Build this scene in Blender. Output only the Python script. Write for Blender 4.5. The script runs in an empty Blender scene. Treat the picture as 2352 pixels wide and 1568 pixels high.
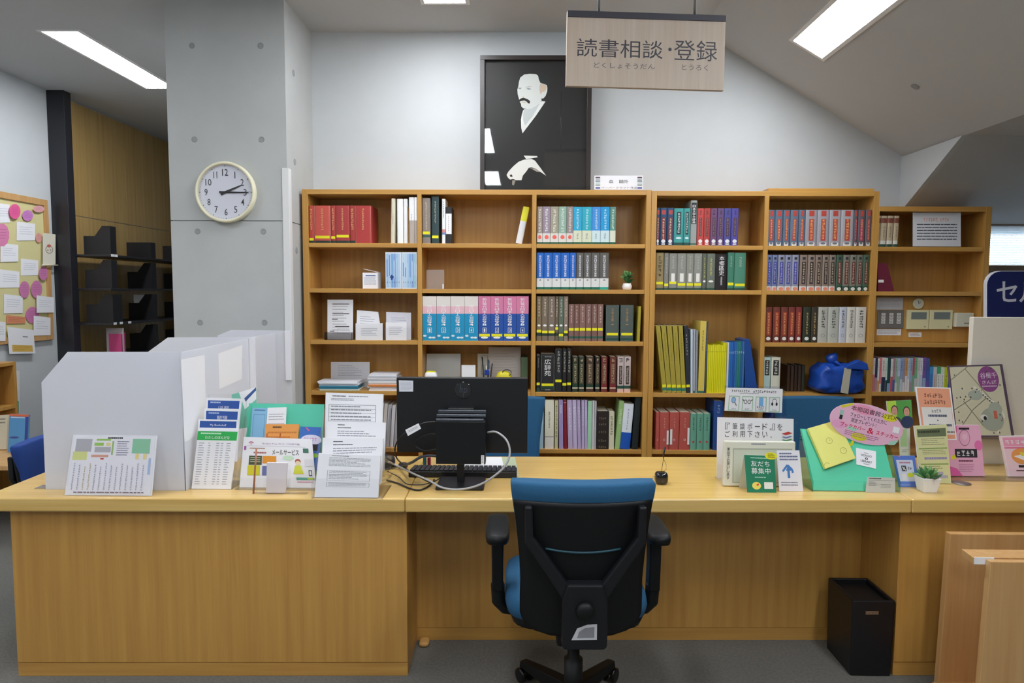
import bpy, math, random
from mathutils import Vector as V, Matrix
random.seed(11)
sc = bpy.context.scene
COL = sc.collection
# ---------------------------------------------------------------- camera (frame 2352 x 1568, focal length 1568 px)
F = 1568.0; H = 1.55
YAW = math.atan(21/F); PITCH = math.atan(116/F); ROLL = .0046
RM = Matrix.Rotation(YAW,3,'Z') @ Matrix.Rotation(math.pi/2-PITCH,3,'X') @ Matrix.Rotation(ROLL,3,'Z')
CP = V((0,0,H))
cd = bpy.data.cameras.new('camera'); cam = bpy.data.objects.new('camera', cd); COL.objects.link(cam)
cd.sensor_width = 36; cd.lens = 24; cd.clip_start = .05; cd.clip_end = 100
cam.matrix_world = Matrix.Translation(CP) @ RM.to_4x4()
sc.camera = cam
# ---------------------------------------------------------------- sky outside the window, exposure
w = bpy.data.worlds.new('world'); sc.world = w; w.use_nodes = True
w.node_tree.nodes['Background'].inputs[0].default_value = (.80,.88,1,1)
w.node_tree.nodes['Background'].inputs[1].default_value = 4.0
sc.view_settings.view_transform = 'Standard'; sc.view_settings.look = 'None'
sc.view_settings.exposure = 1.15; sc.view_settings.gamma = 1; sc.view_settings.use_curve_mapping = False
sc.cycles.transparent_max_bounces = 40
LAMP = 15.0            # strength of every fluorescent ceiling panel
LAMP_COL = (.94,.97,1.0)
CEIL = 3.2; YB = 4.5; XL = -3.97; YS = 4.2; DZ = .745
# ---------------------------------------------------------------- photo pixel -> direction -> point on a real surface
def ray(px,py): return RM @ V(((px-1176)/F,(784-py)/F,-1))
def az(px,py,z): r = ray(px,py); return CP + r*((z-H)/r.z)
def ay(px,py,y): r = ray(px,py); return CP + r*(y/r.y)
def ax(px,py,x): r = ray(px,py); return CP + r*(x/r.x)
class Pl:
    def __init__(s,p,n): s.o = V(p); s.n = V(n).normalized()
    def p(s,px,py,lift=0):
        r = ray(px,py); return CP + r*((s.o-CP).dot(s.n)/r.dot(s.n)) + s.n*lift
# ---------------------------------------------------------------- materials
def lin(h):
    if not isinstance(h,str): return tuple(h)
    h = h.lstrip('#'); o = []
    for i in (0,2,4):
        c = int(h[i:i+2],16)/255; o.append(c/12.92 if c<=.04045 else ((c+.055)/1.055)**2.4)
    return tuple(o)
MC = {}
def newmat(name):
    m = bpy.data.materials.new(name); m.use_nodes = True
    nt = m.node_tree; return m, nt, nt.nodes['Principled BSDF']
def mat(h, rough=.55, metal=0, coat=0, grain=0, gscale=60, bump=0, spec=.5):
    k = (h,rough,metal,coat,grain,gscale,bump,spec)
    if k in MC: return MC[k]
    m, nt, b = newmat('m_%s_%02d'%(str(h).strip('#'),rough*100))
    c = (*lin(h),1); b.inputs['Base Color'].default_value = c
    b.inputs['Roughness'].default_value = rough; b.inputs['Metallic'].default_value = metal
    b.inputs['Coat Weight'].default_value = coat; b.inputs['Specular IOR Level'].default_value = spec
    b.inputs['Coat Roughness'].default_value = .05
    if grain or bump:
        tc = nt.nodes.new('ShaderNodeTexCoord'); n = nt.nodes.new('ShaderNodeTexNoise')
        n.inputs['Scale'].default_value = gscale; n.inputs['Detail'].default_value = 5
        nt.links.new(tc.outputs['Object'], n.inputs['Vector'])
        if grain:
            mx = nt.nodes.new('ShaderNodeMix'); mx.data_type = 'RGBA'
            mx.inputs[6].default_value = tuple(x*(1-grain) for x in c[:3])+(1,)
            mx.inputs[7].default_value = tuple(min(1,x*(1+grain)) for x in c[:3])+(1,)
            nt.links.new(n.outputs['Fac'], mx.inputs[0]); nt.links.new(mx.outputs[2], b.inputs['Base Color'])
        if bump:
            bp = nt.nodes.new('ShaderNodeBump'); bp.inputs['Strength'].default_value = bump; bp.inputs['Distance'].default_value = .004
            nt.links.new(n.outputs['Fac'], bp.inputs['Height']); nt.links.new(bp.outputs['Normal'], b.inputs['Normal'])
    MC[k] = m; return m
def wood(name, c1, c2, axis=2, rough=.38, coat=.15, s=34, stretch=.035):
    if name in MC: return MC[name]
    m, nt, b = newmat(name)
    tc = nt.nodes.new('ShaderNodeTexCoord'); mp = nt.nodes.new('ShaderNodeMapping'); n = nt.nodes.new('ShaderNodeTexNoise')
    sca = [s,s,s]; sca[axis] = s*stretch; mp.inputs['Scale'].default_value = sca
    n.inputs['Scale'].default_value = 1; n.inputs['Detail'].default_value = 7; n.inputs['Roughness'].default_value = .6
    r = nt.nodes.new('ShaderNodeValToRGB'); r.color_ramp.elements[0].position = .32; r.color_ramp.elements[1].position = .7
    r.color_ramp.elements[0].color = (*lin(c1),1); r.color_ramp.elements[1].color = (*lin(c2),1)
    nt.links.new(tc.outputs['Object'],mp.inputs[0]); nt.links.new(mp.outputs[0],n.inputs['Vector'])
    nt.links.new(n.outputs['Fac'],r.inputs[0]); nt.links.new(r.outputs[0],b.inputs['Base Color'])
    b.inputs['Roughness'].default_value = rough; b.inputs['Coat Weight'].default_value = coat; b.inputs['Coat Roughness'].default_value = .22
    MC[name] = m; return m
def emit(name, col, st):
    m, nt, b = newmat(name); b.inputs['Base Color'].default_value = (.8,.8,.8,1)
    b.inputs['Emission Color'].default_value = (*col,1); b.inputs['Emission Strength'].default_value = st; return m
def clear(name, tint='#f4fbf8', gl=.0, ior=1.45):
    if name in MC: return MC[name]
    m, nt, b = newmat(name); nt.nodes.remove(b); out = nt.nodes['Material Output']
    t = nt.nodes.new('ShaderNodeBsdfTransparent'); t.inputs[0].default_value = (*lin(tint),1)
    g = nt.nodes.new('ShaderNodeBsdfGlossy'); g.inputs['Roughness'].default_value = .02
    f = nt.nodes.new('ShaderNodeFresnel'); f.inputs[0].default_value = ior
    mx = nt.nodes.new('ShaderNodeMixShader')
    ge = nt.nodes.new('ShaderNodeNewGeometry'); iv = nt.nodes.new('ShaderNodeMath'); iv.operation = 'SUBTRACT'; iv.inputs[0].default_value = 1
    mu = nt.nodes.new('ShaderNodeMath'); mu.operation = 'MULTIPLY'       # the inner side of a thin sheet reflects nothing more
    nt.links.new(ge.outputs['Backfacing'],iv.inputs[1]); nt.links.new(iv.outputs[0],mu.inputs[0]); nt.links.new(f.outputs[0],mu.inputs[1])
    nt.links.new(mu.outputs[0],mx.inputs[0]); nt.links.new(t.outputs[0],mx.inputs[1]); nt.links.new(g.outputs[0],mx.inputs[2])
    nt.links.new(mx.outputs[0],out.inputs['Surface']); MC[name] = m; return m
def frosted(name, col, tr=.5, clearf=.12):
    m, nt, b = newmat(name); out = nt.nodes['Material Output']
    b.inputs['Base Color'].default_value = (*lin(col),1); b.inputs['Roughness'].default_value = .4
    t = nt.nodes.new('ShaderNodeBsdfTranslucent'); t.inputs[0].default_value = (*lin(col),1)
    mx = nt.nodes.new('ShaderNodeMixShader'); mx.inputs[0].default_value = tr
    nt.links.new(b.outputs[0],mx.inputs[1]); nt.links.new(t.outputs[0],mx.inputs[2])
    tp = nt.nodes.new('ShaderNodeBsdfTransparent'); m2 = nt.nodes.new('ShaderNodeMixShader'); m2.inputs[0].default_value = clearf
    nt.links.new(mx.outputs[0],m2.inputs[1]); nt.links.new(tp.outputs[0],m2.inputs[2])
    nt.links.new(m2.outputs[0],out.inputs['Surface']); return m
W1,W2 = '#b88642','#cc9c50'
WV = wood('beech_vertical',W1,W2,2); WH = wood('beech_horizontal',W1,W2,0); WD = wood('beech_top','#d2aa5e','#e2c078',0,.3,.35)
WP = wood('beech_pale','#c4945c','#d4aa74',2)
WALL = mat('#c6cacd',.85,grain=.03,gscale=8); CEILM = mat('#c0c2c4',.9,grain=.02,gscale=6)
CONC = mat('#b3b6b6',.8,grain=.09,gscale=5,bump=.05); CARPET = mat('#6a6964',.95,grain=.4,gscale=90,bump=.8)
BLACK = mat('#141416',.5); BLACKG = mat('#0c0c0e',.22); DARK = mat('#2c2c33',.45); WHITE = mat('#f2f2f4',.5)
INK = mat('#26262c',.6); GREYINK = mat('#77777f',.6); PAPER = mat('#f1f1f6',.65); CREAM = mat('#e9e2cc',.7)
ACR = clear('acrylic_clear','#fefefe'); ACRE = clear('acrylic_edge','#d2ece4'); YEL = mat('#ece61e',.5)
BLUEF = mat('#20567c',.9,grain=.12,gscale=220,bump=.15); NAVYF = mat('#1c3f86',.9,grain=.12,gscale=220,bump=.15)
STEEL = mat('#b9bcc0',.25,metal=1); GREENB = mat('#1c5a44',.6)
# ---------------------------------------------------------------- mesh builder
ROOT = {}
class MB:
    def __init__(s): s.v=[]; s.f=[]; s.m=[]; s.mats=[]; s.sm=[]
    def mi(s,m):
        if m not in s.mats: s.mats.append(m)
        return s.mats.index(m)
    def face(s,idx,m,smooth=False): s.f.append(tuple(idx)); s.m.append(s.mi(m)); s.sm.append(smooth)
    def poly(s,pts,m,smooth=False):
        n=len(s.v); s.v += [V(p) for p in pts]; s.face(range(n,n+len(pts)),m,smooth)
    def hexa(s,b,t,m):              # bottom ring (ccw from above) and top ring of four points
        s.loft([b,t],m)
    def loft(s,rings,m,closed=True,caps=True,smooth=False):
        n=len(s.v); k=len(rings[0])
        for r in rings: s.v += [V(p) for p in r]
        for i in range(len(rings)-1):
            for j in range(k if closed else k-1):
                a=n+i*k+j; b=n+i*k+(j+1)%k; s.face((a,b,b+k,a+k),m,smooth)
        if caps and closed:
            s.face(range(n+k-1,n-1,-1),m); e=n+(len(rings)-1)*k; s.face(range(e,e+k),m)
    def box(s,x0,x1,y0,y1,z0,z1,m):
        s.loft([[(x0,y0,z0),(x1,y0,z0),(x1,y1,z0),(x0,y1,z0)],[(x0,y0,z1),(x1,y0,z1),(x1,y1,z1),(x0,y1,z1)]],m)
    def slab(s,pts,vec,m,m2=None):  # polygon extruded by vec
        vec=V(vec); a=[V(p) for p in pts]; b=[p+vec for p in a]; n=len(s.v); k=len(a); s.v+=a+b
        s.face(range(n,n+k),m); s.face(range(n+2*k-1,n+k-1,-1),m)
        for j in range(k): s.face((n+j,n+k+j,n+k+(j+1)%k,n+(j+1)%k),m2 or m)
    def tube(s,pts,r,m,n=8,closed=False):
        pts=[V(p) for p in pts]; rings=[]; L=len(pts); up=V((0,0,1))
        for i,p in enumerate(pts):
            a=pts[i-1] if (i>0 or closed) else p; b=pts[(i+1)%L] if (i<L-1 or closed) else p
            t=(b-a).normalized(); u=t.cross(up)
            if u.length<1e-3: u=t.cross(V((1,0,0)))
            u.normalize(); w_=t.cross(u); rr=r[i] if isinstance(r,(list,tuple)) else r
            rings.append([p+u*math.cos(2*math.pi*j/n)*rr+w_*math.sin(2*math.pi*j/n)*rr for j in range(n)])
        if closed: rings.append(rings[0])
        s.loft(rings,m,caps=not closed,smooth=True)
    def lathe(s,c,prof,m,n=24,axis=(0,0,1),smooth=True,caps=True):
        ax_=V(axis).normalized(); u=ax_.orthogonal().normalized(); w_=ax_.cross(u); c=V(c)
        s.loft([[c+ax_*h+u*math.cos(2*math.pi*j/n)*r+w_*math.sin(2*math.pi*j/n)*r for j in range(n)] for r,h in prof],m,smooth=smooth,caps=caps)
    def blob(s,c,rx,ry,rz,m,n=14,k=8,e=1,fn=None):
        c=V(c); rings=[]
        for i in range(k+1):
            t=-math.pi/2+math.pi*i/k; ct=max(.02,math.cos(t)); st=math.sin(t)
            ct=ct**e; st=abs(st)**e*(1 if st>=0 else -1); ring=[]
            for j in range(n):
                a=2*math.pi*j/n; ca=math.cos(a); sa=math.sin(a)
                ca=abs(ca)**e*(1 if ca>=0 else -1); sa=abs(sa)**e*(1 if sa>=0 else -1)
                p=V((rx*ct*ca,ry*ct*sa,rz*st)); ring.append(c+(fn(p) if fn else p))
            rings.append(ring)
        s.loft(rings,m,smooth=True)
    def mesh(s,name,M=None):
        me=bpy.data.meshes.new(name); iv=M.inverted() if M else None
        me.from_pydata([tuple(iv@p) if iv else tuple(p) for p in s.v],[],s.f)
        for m in s.mats: me.materials.append(m)
        me.polygons.foreach_set('material_index',s.m); me.polygons.foreach_set('use_smooth',s.sm); me.update(); return me
    def part(s,name,parent,local=False,bevel=0,label=None,kind=None):
        if not s.f: return None
        M=ROOT[parent.name]; o=bpy.data.objects.new(name,s.mesh(name,None if local else M)); COL.objects.link(o)
        o.parent=parent; ROOT[o.name]=M
        if bevel: bev(o,bevel)
        if label: o['label']=label
        if kind: o['kind']=kind
        return o
    def top(s,name,label=None,cat=None,group=None,kind=None,bevel=0,loc=None):
        if loc is None:
            xs=[p[0] for p in s.v]; ys=[p[1] for p in s.v]; zs=[p[2] for p in s.v]
            loc=((min(xs)+max(xs))/2,(min(ys)+max(ys))/2,min(zs))
        M=Matrix.Translation(V(loc)); o=bpy.data.objects.new(name,s.mesh(name,M)); COL.objects.link(o); o.location=loc
        ROOT[o.name]=M; tag(o,label,cat,group,kind)
        if bevel: bev(o,bevel)
        return o
def bev(o,wd,seg=2):
    b=o.modifiers.new('bevel','BEVEL'); b.width=wd; b.segments=seg; b.limit_method='ANGLE'; b.angle_limit=.6
def tag(o,label=None,cat=None,group=None,kind=None):
    if label: o['label']=label
    if cat: o['category']=cat
    if group: o['group']=group
    if kind: o['kind']=kind
    return o
def thing(name,label,cat,loc,rz=0,group=None,kind=None):
    o=bpy.data.objects.new(name,None); COL.objects.link(o); o.location=loc; o.rotation_euler=(0,0,rz); o.empty_display_size=.05
    ROOT[o.name]=Matrix.Translation(V(loc)) @ Matrix.Rotation(rz,4,'Z'); return tag(o,label,cat,group,kind)
def copy_tree(o,loc,rz,label,parent=None,group=None):
    c=o.copy(); COL.objects.link(c)
    if parent is None: c.location=loc; c.rotation_euler=(0,0,rz); tag(c,label,None,group)
    else: c.parent=parent
    for ch in list(o.children): copy_tree(ch,None,None,None,c)
    return c
# ---------------------------------------------------------------- lettering
GL = {}
def glyph(body,bold=0):
    if any(c>='\u4e00' for c in body): bold=0      # dense characters close up when thickened
    k=(body,bold)
    if k in GL: return GL[k]
    cu=bpy.data.curves.new('lettering','FONT'); cu.body=body; cu.size=1; cu.resolution_u=2; cu.offset=bold
    o=bpy.data.objects.new('lettering',cu); COL.objects.link(o)
    dg=bpy.context.evaluated_depsgraph_get(); e=o.evaluated_get(dg); me=e.to_mesh()
    vs=[(v.co.x,v.co.y) for v in me.vertices]; fs=[tuple(p.vertices) for p in me.polygons]; e.to_mesh_clear()
    bpy.data.objects.remove(o); bpy.data.curves.remove(cu)
    x0=min(v[0] for v in vs); x1=max(v[0] for v in vs); y0=min(v[1] for v in vs); y1=max(v[1] for v in vs)
    dx=max(x1-x0,1e-4); dy=max(y1-y0,1e-4)
    GL[k]=([((x-x0)/dx,(y1-y)/dy) for x,y in vs],fs,dx/dy); return GL[k]
class Sheet:
    """A flat printed face: corners tl, tr, br, bl in the world; u runs right, v runs down."""
    def __init__(s,tl,tr,br,bl):
        s.c=[V(p) for p in (tl,tr,br,bl)]; s.n=(s.c[3]-s.c[0]).cross(s.c[1]-s.c[0]).normalized(); s.mb=MB(); s.k=1; s.base=.0003
    def lift(s): s.k+=1; return s.base+s.k*.00006
    def pt(s,u,v,l=0):
        a=s.c[0].lerp(s.c[1],u); b=s.c[3].lerp(s.c[2],u); return a.lerp(b,v)+s.n*l
    def uv(s,px,py):
        p=Pl(s.c[0],s.n).p(px,py)-s.c[3]; e=s.c[2]-s.c[3]; g=s.c[0]-s.c[3]
        # oblique coordinates in the sheet's plane
        ee=e.dot(e); gg=g.dot(g); eg=e.dot(g); pe=p.dot(e); pg=p.dot(g); d=ee*gg-eg*eg
        return ((pe*gg-pg*eg)/d, 1-(pg*ee-pe*eg)/d)
    def poly(s,uvs,m):
        l=s.lift(); s.mb.poly([s.pt(u,v,l) for u,v in uvs][::-1],m)
    def rect(s,u0,v0,u1,v1,m): s.poly([(u0,v0),(u1,v0),(u1,v1),(u0,v1)],m)
    def ell(s,cu,cv,ru,rv,m,n=24,a=0):
        s.poly([(cu+ru*math.cos(2*math.pi*i/n+a),cv+rv*math.sin(2*math.pi*i/n+a)) for i in range(n)],m)
    def ring(s,cu,cv,ru,rv,t,m,n=24,a0=0,a1=1):
        l=s.lift()
        for i in range(n):
            a=2*math.pi*(a0+(a1-a0)*i/n); b=2*math.pi*(a0+(a1-a0)*(i+1)/n); q=1-t
            s.mb.poly([s.pt(cu+ru*math.cos(x)*k,cv+rv*math.sin(x)*k,l) for x,k in ((a,1),(a,q),(b,q),(b,1))],m)
    def frame(s,u0,v0,u1,v1,tu,tv,m):
        s.rect(u0,v0,u1,v0+tv,m); s.rect(u0,v1-tv,u1,v1,m); s.rect(u0,v0,u0+tu,v1,m); s.rect(u1-tu,v0,u1,v1,m)
    def line(s,pts,t,m):
        W=(s.c[1]-s.c[0]).length; Hh=(s.c[3]-s.c[0]).length; l=s.lift()
        for (a,b),(c,d) in zip(pts,pts[1:]):
            dx=(c-a)*W; dy=(d-b)*Hh; L=max(1e-6,math.hypot(dx,dy)); ox=-dy/L*t/2/W; oy=dx/L*t/2/Hh
            s.mb.poly([s.pt(a+ox,b+oy,l),s.pt(a-ox,b-oy,l),s.pt(c-ox,d-oy,l),s.pt(c+ox,d+oy,l)],m)
    def text(s,u0,v0,u1,v1,body,m,bold=0):
        vs,fs,_=glyph(body,bold); l=s.lift(); n=len(s.mb.v)
        s.mb.v += [s.pt(u0+(u1-u0)*a,v0+(v1-v0)*b,l) for a,b in vs]
        for f in fs: s.mb.face([n+i for i in f],m)
    def vtext(s,u0,v0,u1,v1,body,m,bold=0,gap=.1):
        k=len(body); h=(v1-v0)/k
        for i,ch in enumerate(body):
            if ch==' ': continue
            a=v0+h*i+h*gap/2; b=v0+h*(i+1)-h*gap/2
            if ch in 'ー―': s.rect((u0+u1)/2-.06*(u1-u0),a,(u0+u1)/2+.06*(u1-u0),b,m); continue
            if ch in '一二': pass
            if ch=='一': s.rect(u0,(a+b)/2-.05*h,u1,(a+b)/2+.05*h,m); continue
            s.text(u0,a,u1,b,ch,m,bold)
    def scrib(s,u0,v0,u1,v1,n,m,rng,vert=True):        # titles too worn or small to read: character-like strokes
        l=s.lift()
        for i in range(n):
            if vert: a,b,c,d=u0,v0+(v1-v0)*i/n,u1,v0+(v1-v0)*(i+.8)/n
            else: a,b,c,d=u0+(u1-u0)*i/n,v0,u0+(u1-u0)*(i+.8)/n,v1
            W=c-a; Hh=d-b; q=[]
            for y in rng.sample((.04,.24,.44,.64,.84),3): 
                x=rng.uniform(0,.25); q.append((x,y,rng.uniform(.7,1),y+.13))
            x=rng.choice((.12,.43,.74)); q.append((x,rng.uniform(0,.2),x+.14,1))
            for x0,y0,x1,y1 in q:
                s.mb.poly([s.pt(a+W*x0,b+Hh*y1,l),s.pt(a+W*x1,b+Hh*y1,l),s.pt(a+W*x1,b+Hh*y0,l),s.pt(a+W*x0,b+Hh*y0,l)],m)
    def lines(s,u0,v0,u1,v1,n,m,rng,fill=.42,full=.85,run=(.03,.12)):
        l=s.lift()
        for i in range(n):
            a=v0+(v1-v0)*i/n; b=a+(v1-v0)/n*fill; x=u0; e=u0+(u1-u0)*(rng.uniform(full-.25,1) if rng.random()<.4 else 1)
            while x<e-.005:
                wd=min(rng.uniform(*run)*(u1-u0),e-x)
                s.mb.poly([s.pt(x,b,l),s.pt(x+wd,b,l),s.pt(x+wd,a,l),s.pt(x,a,l)],m); x+=wd+.012*(u1-u0)
    def prect(s,x0,y0,x1,y1,m): s.poly([s.uv(x0,y0),s.uv(x1,y0),s.uv(x1,y1),s.uv(x0,y1)],m)
    def ppoly(s,pts,m): s.poly([s.uv(*p) for p in pts],m)
    def pell(s,x,y,rx,ry,m,n=24):
        s.poly([s.uv(x+rx*math.cos(2*math.pi*i/n),y+ry*math.sin(2*math.pi*i/n)) for i in range(n)],m)
    def ptext(s,x0,y0,x1,y1,body,m,bold=0):
        a=s.uv(x0,y0); b=s.uv(x1,y1); s.text(a[0],a[1],b[0],b[1],body,m,bold)
    def plines(s,x0,y0,x1,y1,n,m,rng,**k):
        a=s.uv(x0,y0); b=s.uv(x1,y1); s.lines(a[0],a[1],b[0],b[1],n,m,rng,**k)
    def pline(s,pts,t,m): s.line([s.uv(*p) for p in pts],t,m)
def sheet_px(q,z=None,Y=None,tilt=0,yaw=0,plane=None):
    """Sheet from four photo pixels on a plane that stands on height z (or at distance Y), leaning back by tilt, turned by yaw."""
    if plane is None:
        bx=(q[2][0]+q[3][0])/2; by=(q[2][1]+q[3][1])/2
        p=ay(bx,by,Y) if Y else az(bx,by,DZ if z is None else z)
        n=Matrix.Rotation(yaw,3,'Z') @ V((0,-math.cos(tilt),math.sin(tilt))); plane=Pl(p,n)
    return Sheet(*[plane.p(*c) for c in q])
def snap(s,z,th=0,tol=.04):
    z+=max(0,s.n.z)*th+.0003
    for lo,hi in ((3,0),(2,1)):
        a=s.c[lo]; e=s.c[hi]-a
        if abs(a.z-z)<tol and e.z>.02: s.c[lo]=a+e*((z-a.z)/e.z)
    return s
def card(name,label,cat,q,m,th=.0015,draw=None,group=None,edge=None,pname='print',par=None,zmin=None,**k):
    s=sheet_px(q,**k); b=MB()
    if zmin is None:
        pz_=k['plane'].o.z if k.get('plane') else 0
        zmin=DZ if s.c[3].y<3.3 and s.c[3].x>-2.1 else pz_
    if zmin>.5: snap(s,zmin,th)
    b.slab([s.c[0],s.c[3],s.c[2],s.c[1]],-s.n*th,m,edge)
    o=b.part(name,par) if par else b.top(name,label,cat,group)
    if draw: draw(s); s.mb.part(pname,o)
    return o,s
def stand_plane(px,py,tilt,z=None):
    return Pl(az(px,py,DZ+.004 if z is None else z),(0,-math.cos(tilt),math.sin(tilt)))
def behind(pl,d): return Pl(pl.o-pl.n*d,pl.n)
def quad(x0,y0,x1,y1): return [(x0,y0),(x1,y0),(x1,y1),(x0,y1)]
rng=random.Random(5)
# ================================================================ the room
def struct(b,name,parent=None,bevel=0):
    if parent is None: return b.top(name,kind='structure',bevel=bevel,loc=(0,0,0))
    return b.part(name,parent,bevel=bevel)
XR=5.5; YN=-4.0; YF=9.0; XS=2.4516; ZS=2.4216; XFOLD=1.13; XC0=-2.05; XC1=-1.362; YC=4.0; YW=4.6
b=MB(); b.box(XL-.1,XR+.1,YN-.1,YF+.1,-.1,0,CARPET); struct(b,'floor')
b=MB()
b.box(XL-.1,XFOLD,YN-.1,YF+.1,CEIL,CEIL+.1,CEILM)
b.slab([(XFOLD,YN,CEIL),(XFOLD,YB+.1,CEIL),(XS,YB+.1,ZS),(XS,YN,ZS)],(0.06,0,.1),CEILM)
b.box(XS,XR+.1,YN-.1,3.894,ZS,ZS+.1,CEILM)
b.slab([(XS,3.894,ZS),(XS,YW+.1,1.945),(XR,YW+.1,1.945),(XR,3.894,ZS)],(0,.05,.09),CEILM)
ceil=struct(b,'ceiling')
b=MB()
for px,py in ((2102,198),):
    p=Pl((XFOLD,0,CEIL),(-(CEIL-ZS),0,-(XS-XFOLD))).p(px,py); b.lathe(p,[(.022,-.002),(.022,.004)],mat('#949797',.9),16,(-(CEIL-ZS),0,-(XS-XFOLD)))
b.part('tie_hole',ceil)
b=MB(); b.slab([(XC0,YB,0),(XS,YB,0),(XS,YB,ZS),(XFOLD,YB,CEIL),(XC0,YB,CEIL)],(0,.1,0),WALL); struct(b,'wall_back')
b=MB(); b.slab([(XS-.012,3.894,ZS),(XS-.012,YB+.1,2.00),(XS-.012,YB+.1,ZS)],(.03,0,0),WALL); struct(b,'wall_right_gable')
b=MB(); b.box(XC0-.1,XC0,YB+.02,YF,0,CEIL,WALL); struct(b,'wall_passage')
b=MB(); b.box(XL-.1,XC0,YF,YF+.1,0,CEIL,WALL); struct(b,'wall_far')
b=MB(); b.box(XL-.1,XL,YN,YF,0,CEIL,WALL); wl=struct(b,'wall_left')
b=MB(); b.box(XL-.1,XR+.1,YN-.1,YN,0,CEIL,WALL); struct(b,'wall_rear')
b=MB(); b.box(XR,XR+.1,YN,YW,0,ZS,WALL); struct(b,'wall_right')
b=MB(); b.box(XS,XR,YW,YW+.1,0,1.73,WALL); b.box(XS,2.86,YW,YW+.1,1.73,2.02,WALL); struct(b,'wall_window')
# window with a closed horizontal blind
wn=thing('window_1',None,None,(3.9,YW,1.73),kind='structure')
b=MB(); fr=mat('#8a7a68',.5)
b.box(2.86,XR,YW-.03,YW+.1,1.69,1.735,fr); b.box(2.86,XR,YW,YW+.1,1.995,2.03,fr); b.part('frame',wn,bevel=.003)
b=MB(); b.box(2.86,XR,YW+.07,YW+.076,1.735,1.995,clear('window_glass')); b.part('pane',wn)
b=MB(); sl=frosted('blind_slat','#eef1f8',.55,0)
for i in range(23):
    z=1.738+i*.0112; b.slab([(2.88,YW+.012,z),(XR-.02,YW+.012,z),(XR-.02,YW+.02,z+.0085),(2.88,YW+.02,z+.0085)],(0,.0006,0),sl)
b.part('slats',wn,kind='stuff')
# wood panels on the left wall, joints open between them
pm=wood('wall_panel','#b4925a','#c8a86c',2,.22,.4,20)
for y0,y1 in ((5.86,6.86),(6.866,7.74)):
    for z0,z1 in ((0.02,2.195),(2.201,3.19)):
        b=MB(); b.box(XL,XL+.012,y0,y1,z0,z1,pm); b.part('panel',wl,bevel=.001)
# concrete column
b=MB(); b.box(XC0,XC1,YC,YB+.05,0,1.948,CONC); b.box(XC0+.008,XC1-.008,YC+.008,YB+.05,1.948,1.953,CONC); b.box(XC0,XC1,YC,YB+.05,1.953,CEIL,CONC)
colm=struct(b,'concrete_column')
th=mat('#949797',.9)
for px,py in ((441,105),(599,105),(447,320),(601,320),(454,531),(605,531),(460,740),(608,740)):
    b=MB(); p=ay(px,py,YC); b.lathe(p,[(.017,-.001),(.017,.0015),(.013,.0016),(.012,.0005)],th,16,(0,-1,0)); b.part('tie_hole',colm)
for px,py in ((674,168),(677,372),(681,575)):
    b=MB(); p=ax(px,py,XC1); b.lathe(p,[(.02,-.001),(.02,.002)],th,16,(1,0,0)); b.part('tie_hole',colm)
b=MB(); zt=ay(650,386,YC).z; b.box(XC1-.03,XC1+.012,YC-.006,YC+.04,0,zt,mat('#d9dadb',.6)); b.part('corner_guard',colm,bevel=.003)
# ================================================================ ceiling lights
LM=emit('lamp_diffuser',LAMP_COL,LAMP); LF=mat('#e6e6e6',.5)
def light(x,y0,y1,label,wd=.235,slope=False,name='ceiling_light'):
    if slope:
        e=V((XS-XFOLD,0,ZS-CEIL)).normalized(); n=V((e.z,0,-e.x)); o=V((XFOLD,0,CEIL))+e*x
    else: e=V((1,0,0)); n=V((0,0,-1)); o=V((x,0,CEIL))
    t=thing(name,label,'ceiling light',(o.x,(y0+y1)/2,o.z),group='recessed ceiling light panels')
    def P(u,y,d): return o+e*u+V((0,y,0))+n*d
    h=wd/2; fw=.022; b=MB()
    for u0,u1,a0,a1 in ((-h-fw,-h,y0-fw,y1+fw),(h,h+fw,y0-fw,y1+fw),(-h,h,y0-fw,y0),(-h,h,y1,y1+fw)):
        b.loft([[P(u0,a0,-.004),P(u1,a0,-.004),P(u1,a1,-.004),P(u0,a1,-.004)],[P(u0,a0,.006),P(u1,a0,.006),P(u1,a1,.006),P(u0,a1,.006)]],LF)
    b.part('frame',t)
    b=MB(); b.loft([[P(-h,y0,.0005),P(h,y0,.0005),P(h,y1,.0005),P(-h,y1,.0005)],[P(-h,y0,.003),P(h,y0,.003),P(h,y1,.003),P(-h,y1,.003)]],LM); b.part('diffuser',t)
light(-2.97,4.47,5.7,'long fluorescent light panel in the ceiling beside the wall shelf rack')
light(-.447,2.8,4.045,'fluorescent light panel in the flat ceiling above the portrait and monitor')
light(.555,2.70,3.98,'fluorescent light panel set into the sloping ceiling above the hanging sign',slope=True,wd=.19)
o_='fluorescent light panel in the ceiling of the reading room in front of the desk'
for x in (-2.97,-.447):
    for y in (1.1,-1.4) if x>-1 else (2.2,-.6): light(x,y-.62,y+.62,o_,name='ceiling_light_offscreen')
for y in (1.1,-1.4): light(.555,y-.62,y+.62,o_,slope=True,name='ceiling_light_offscreen')
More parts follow.
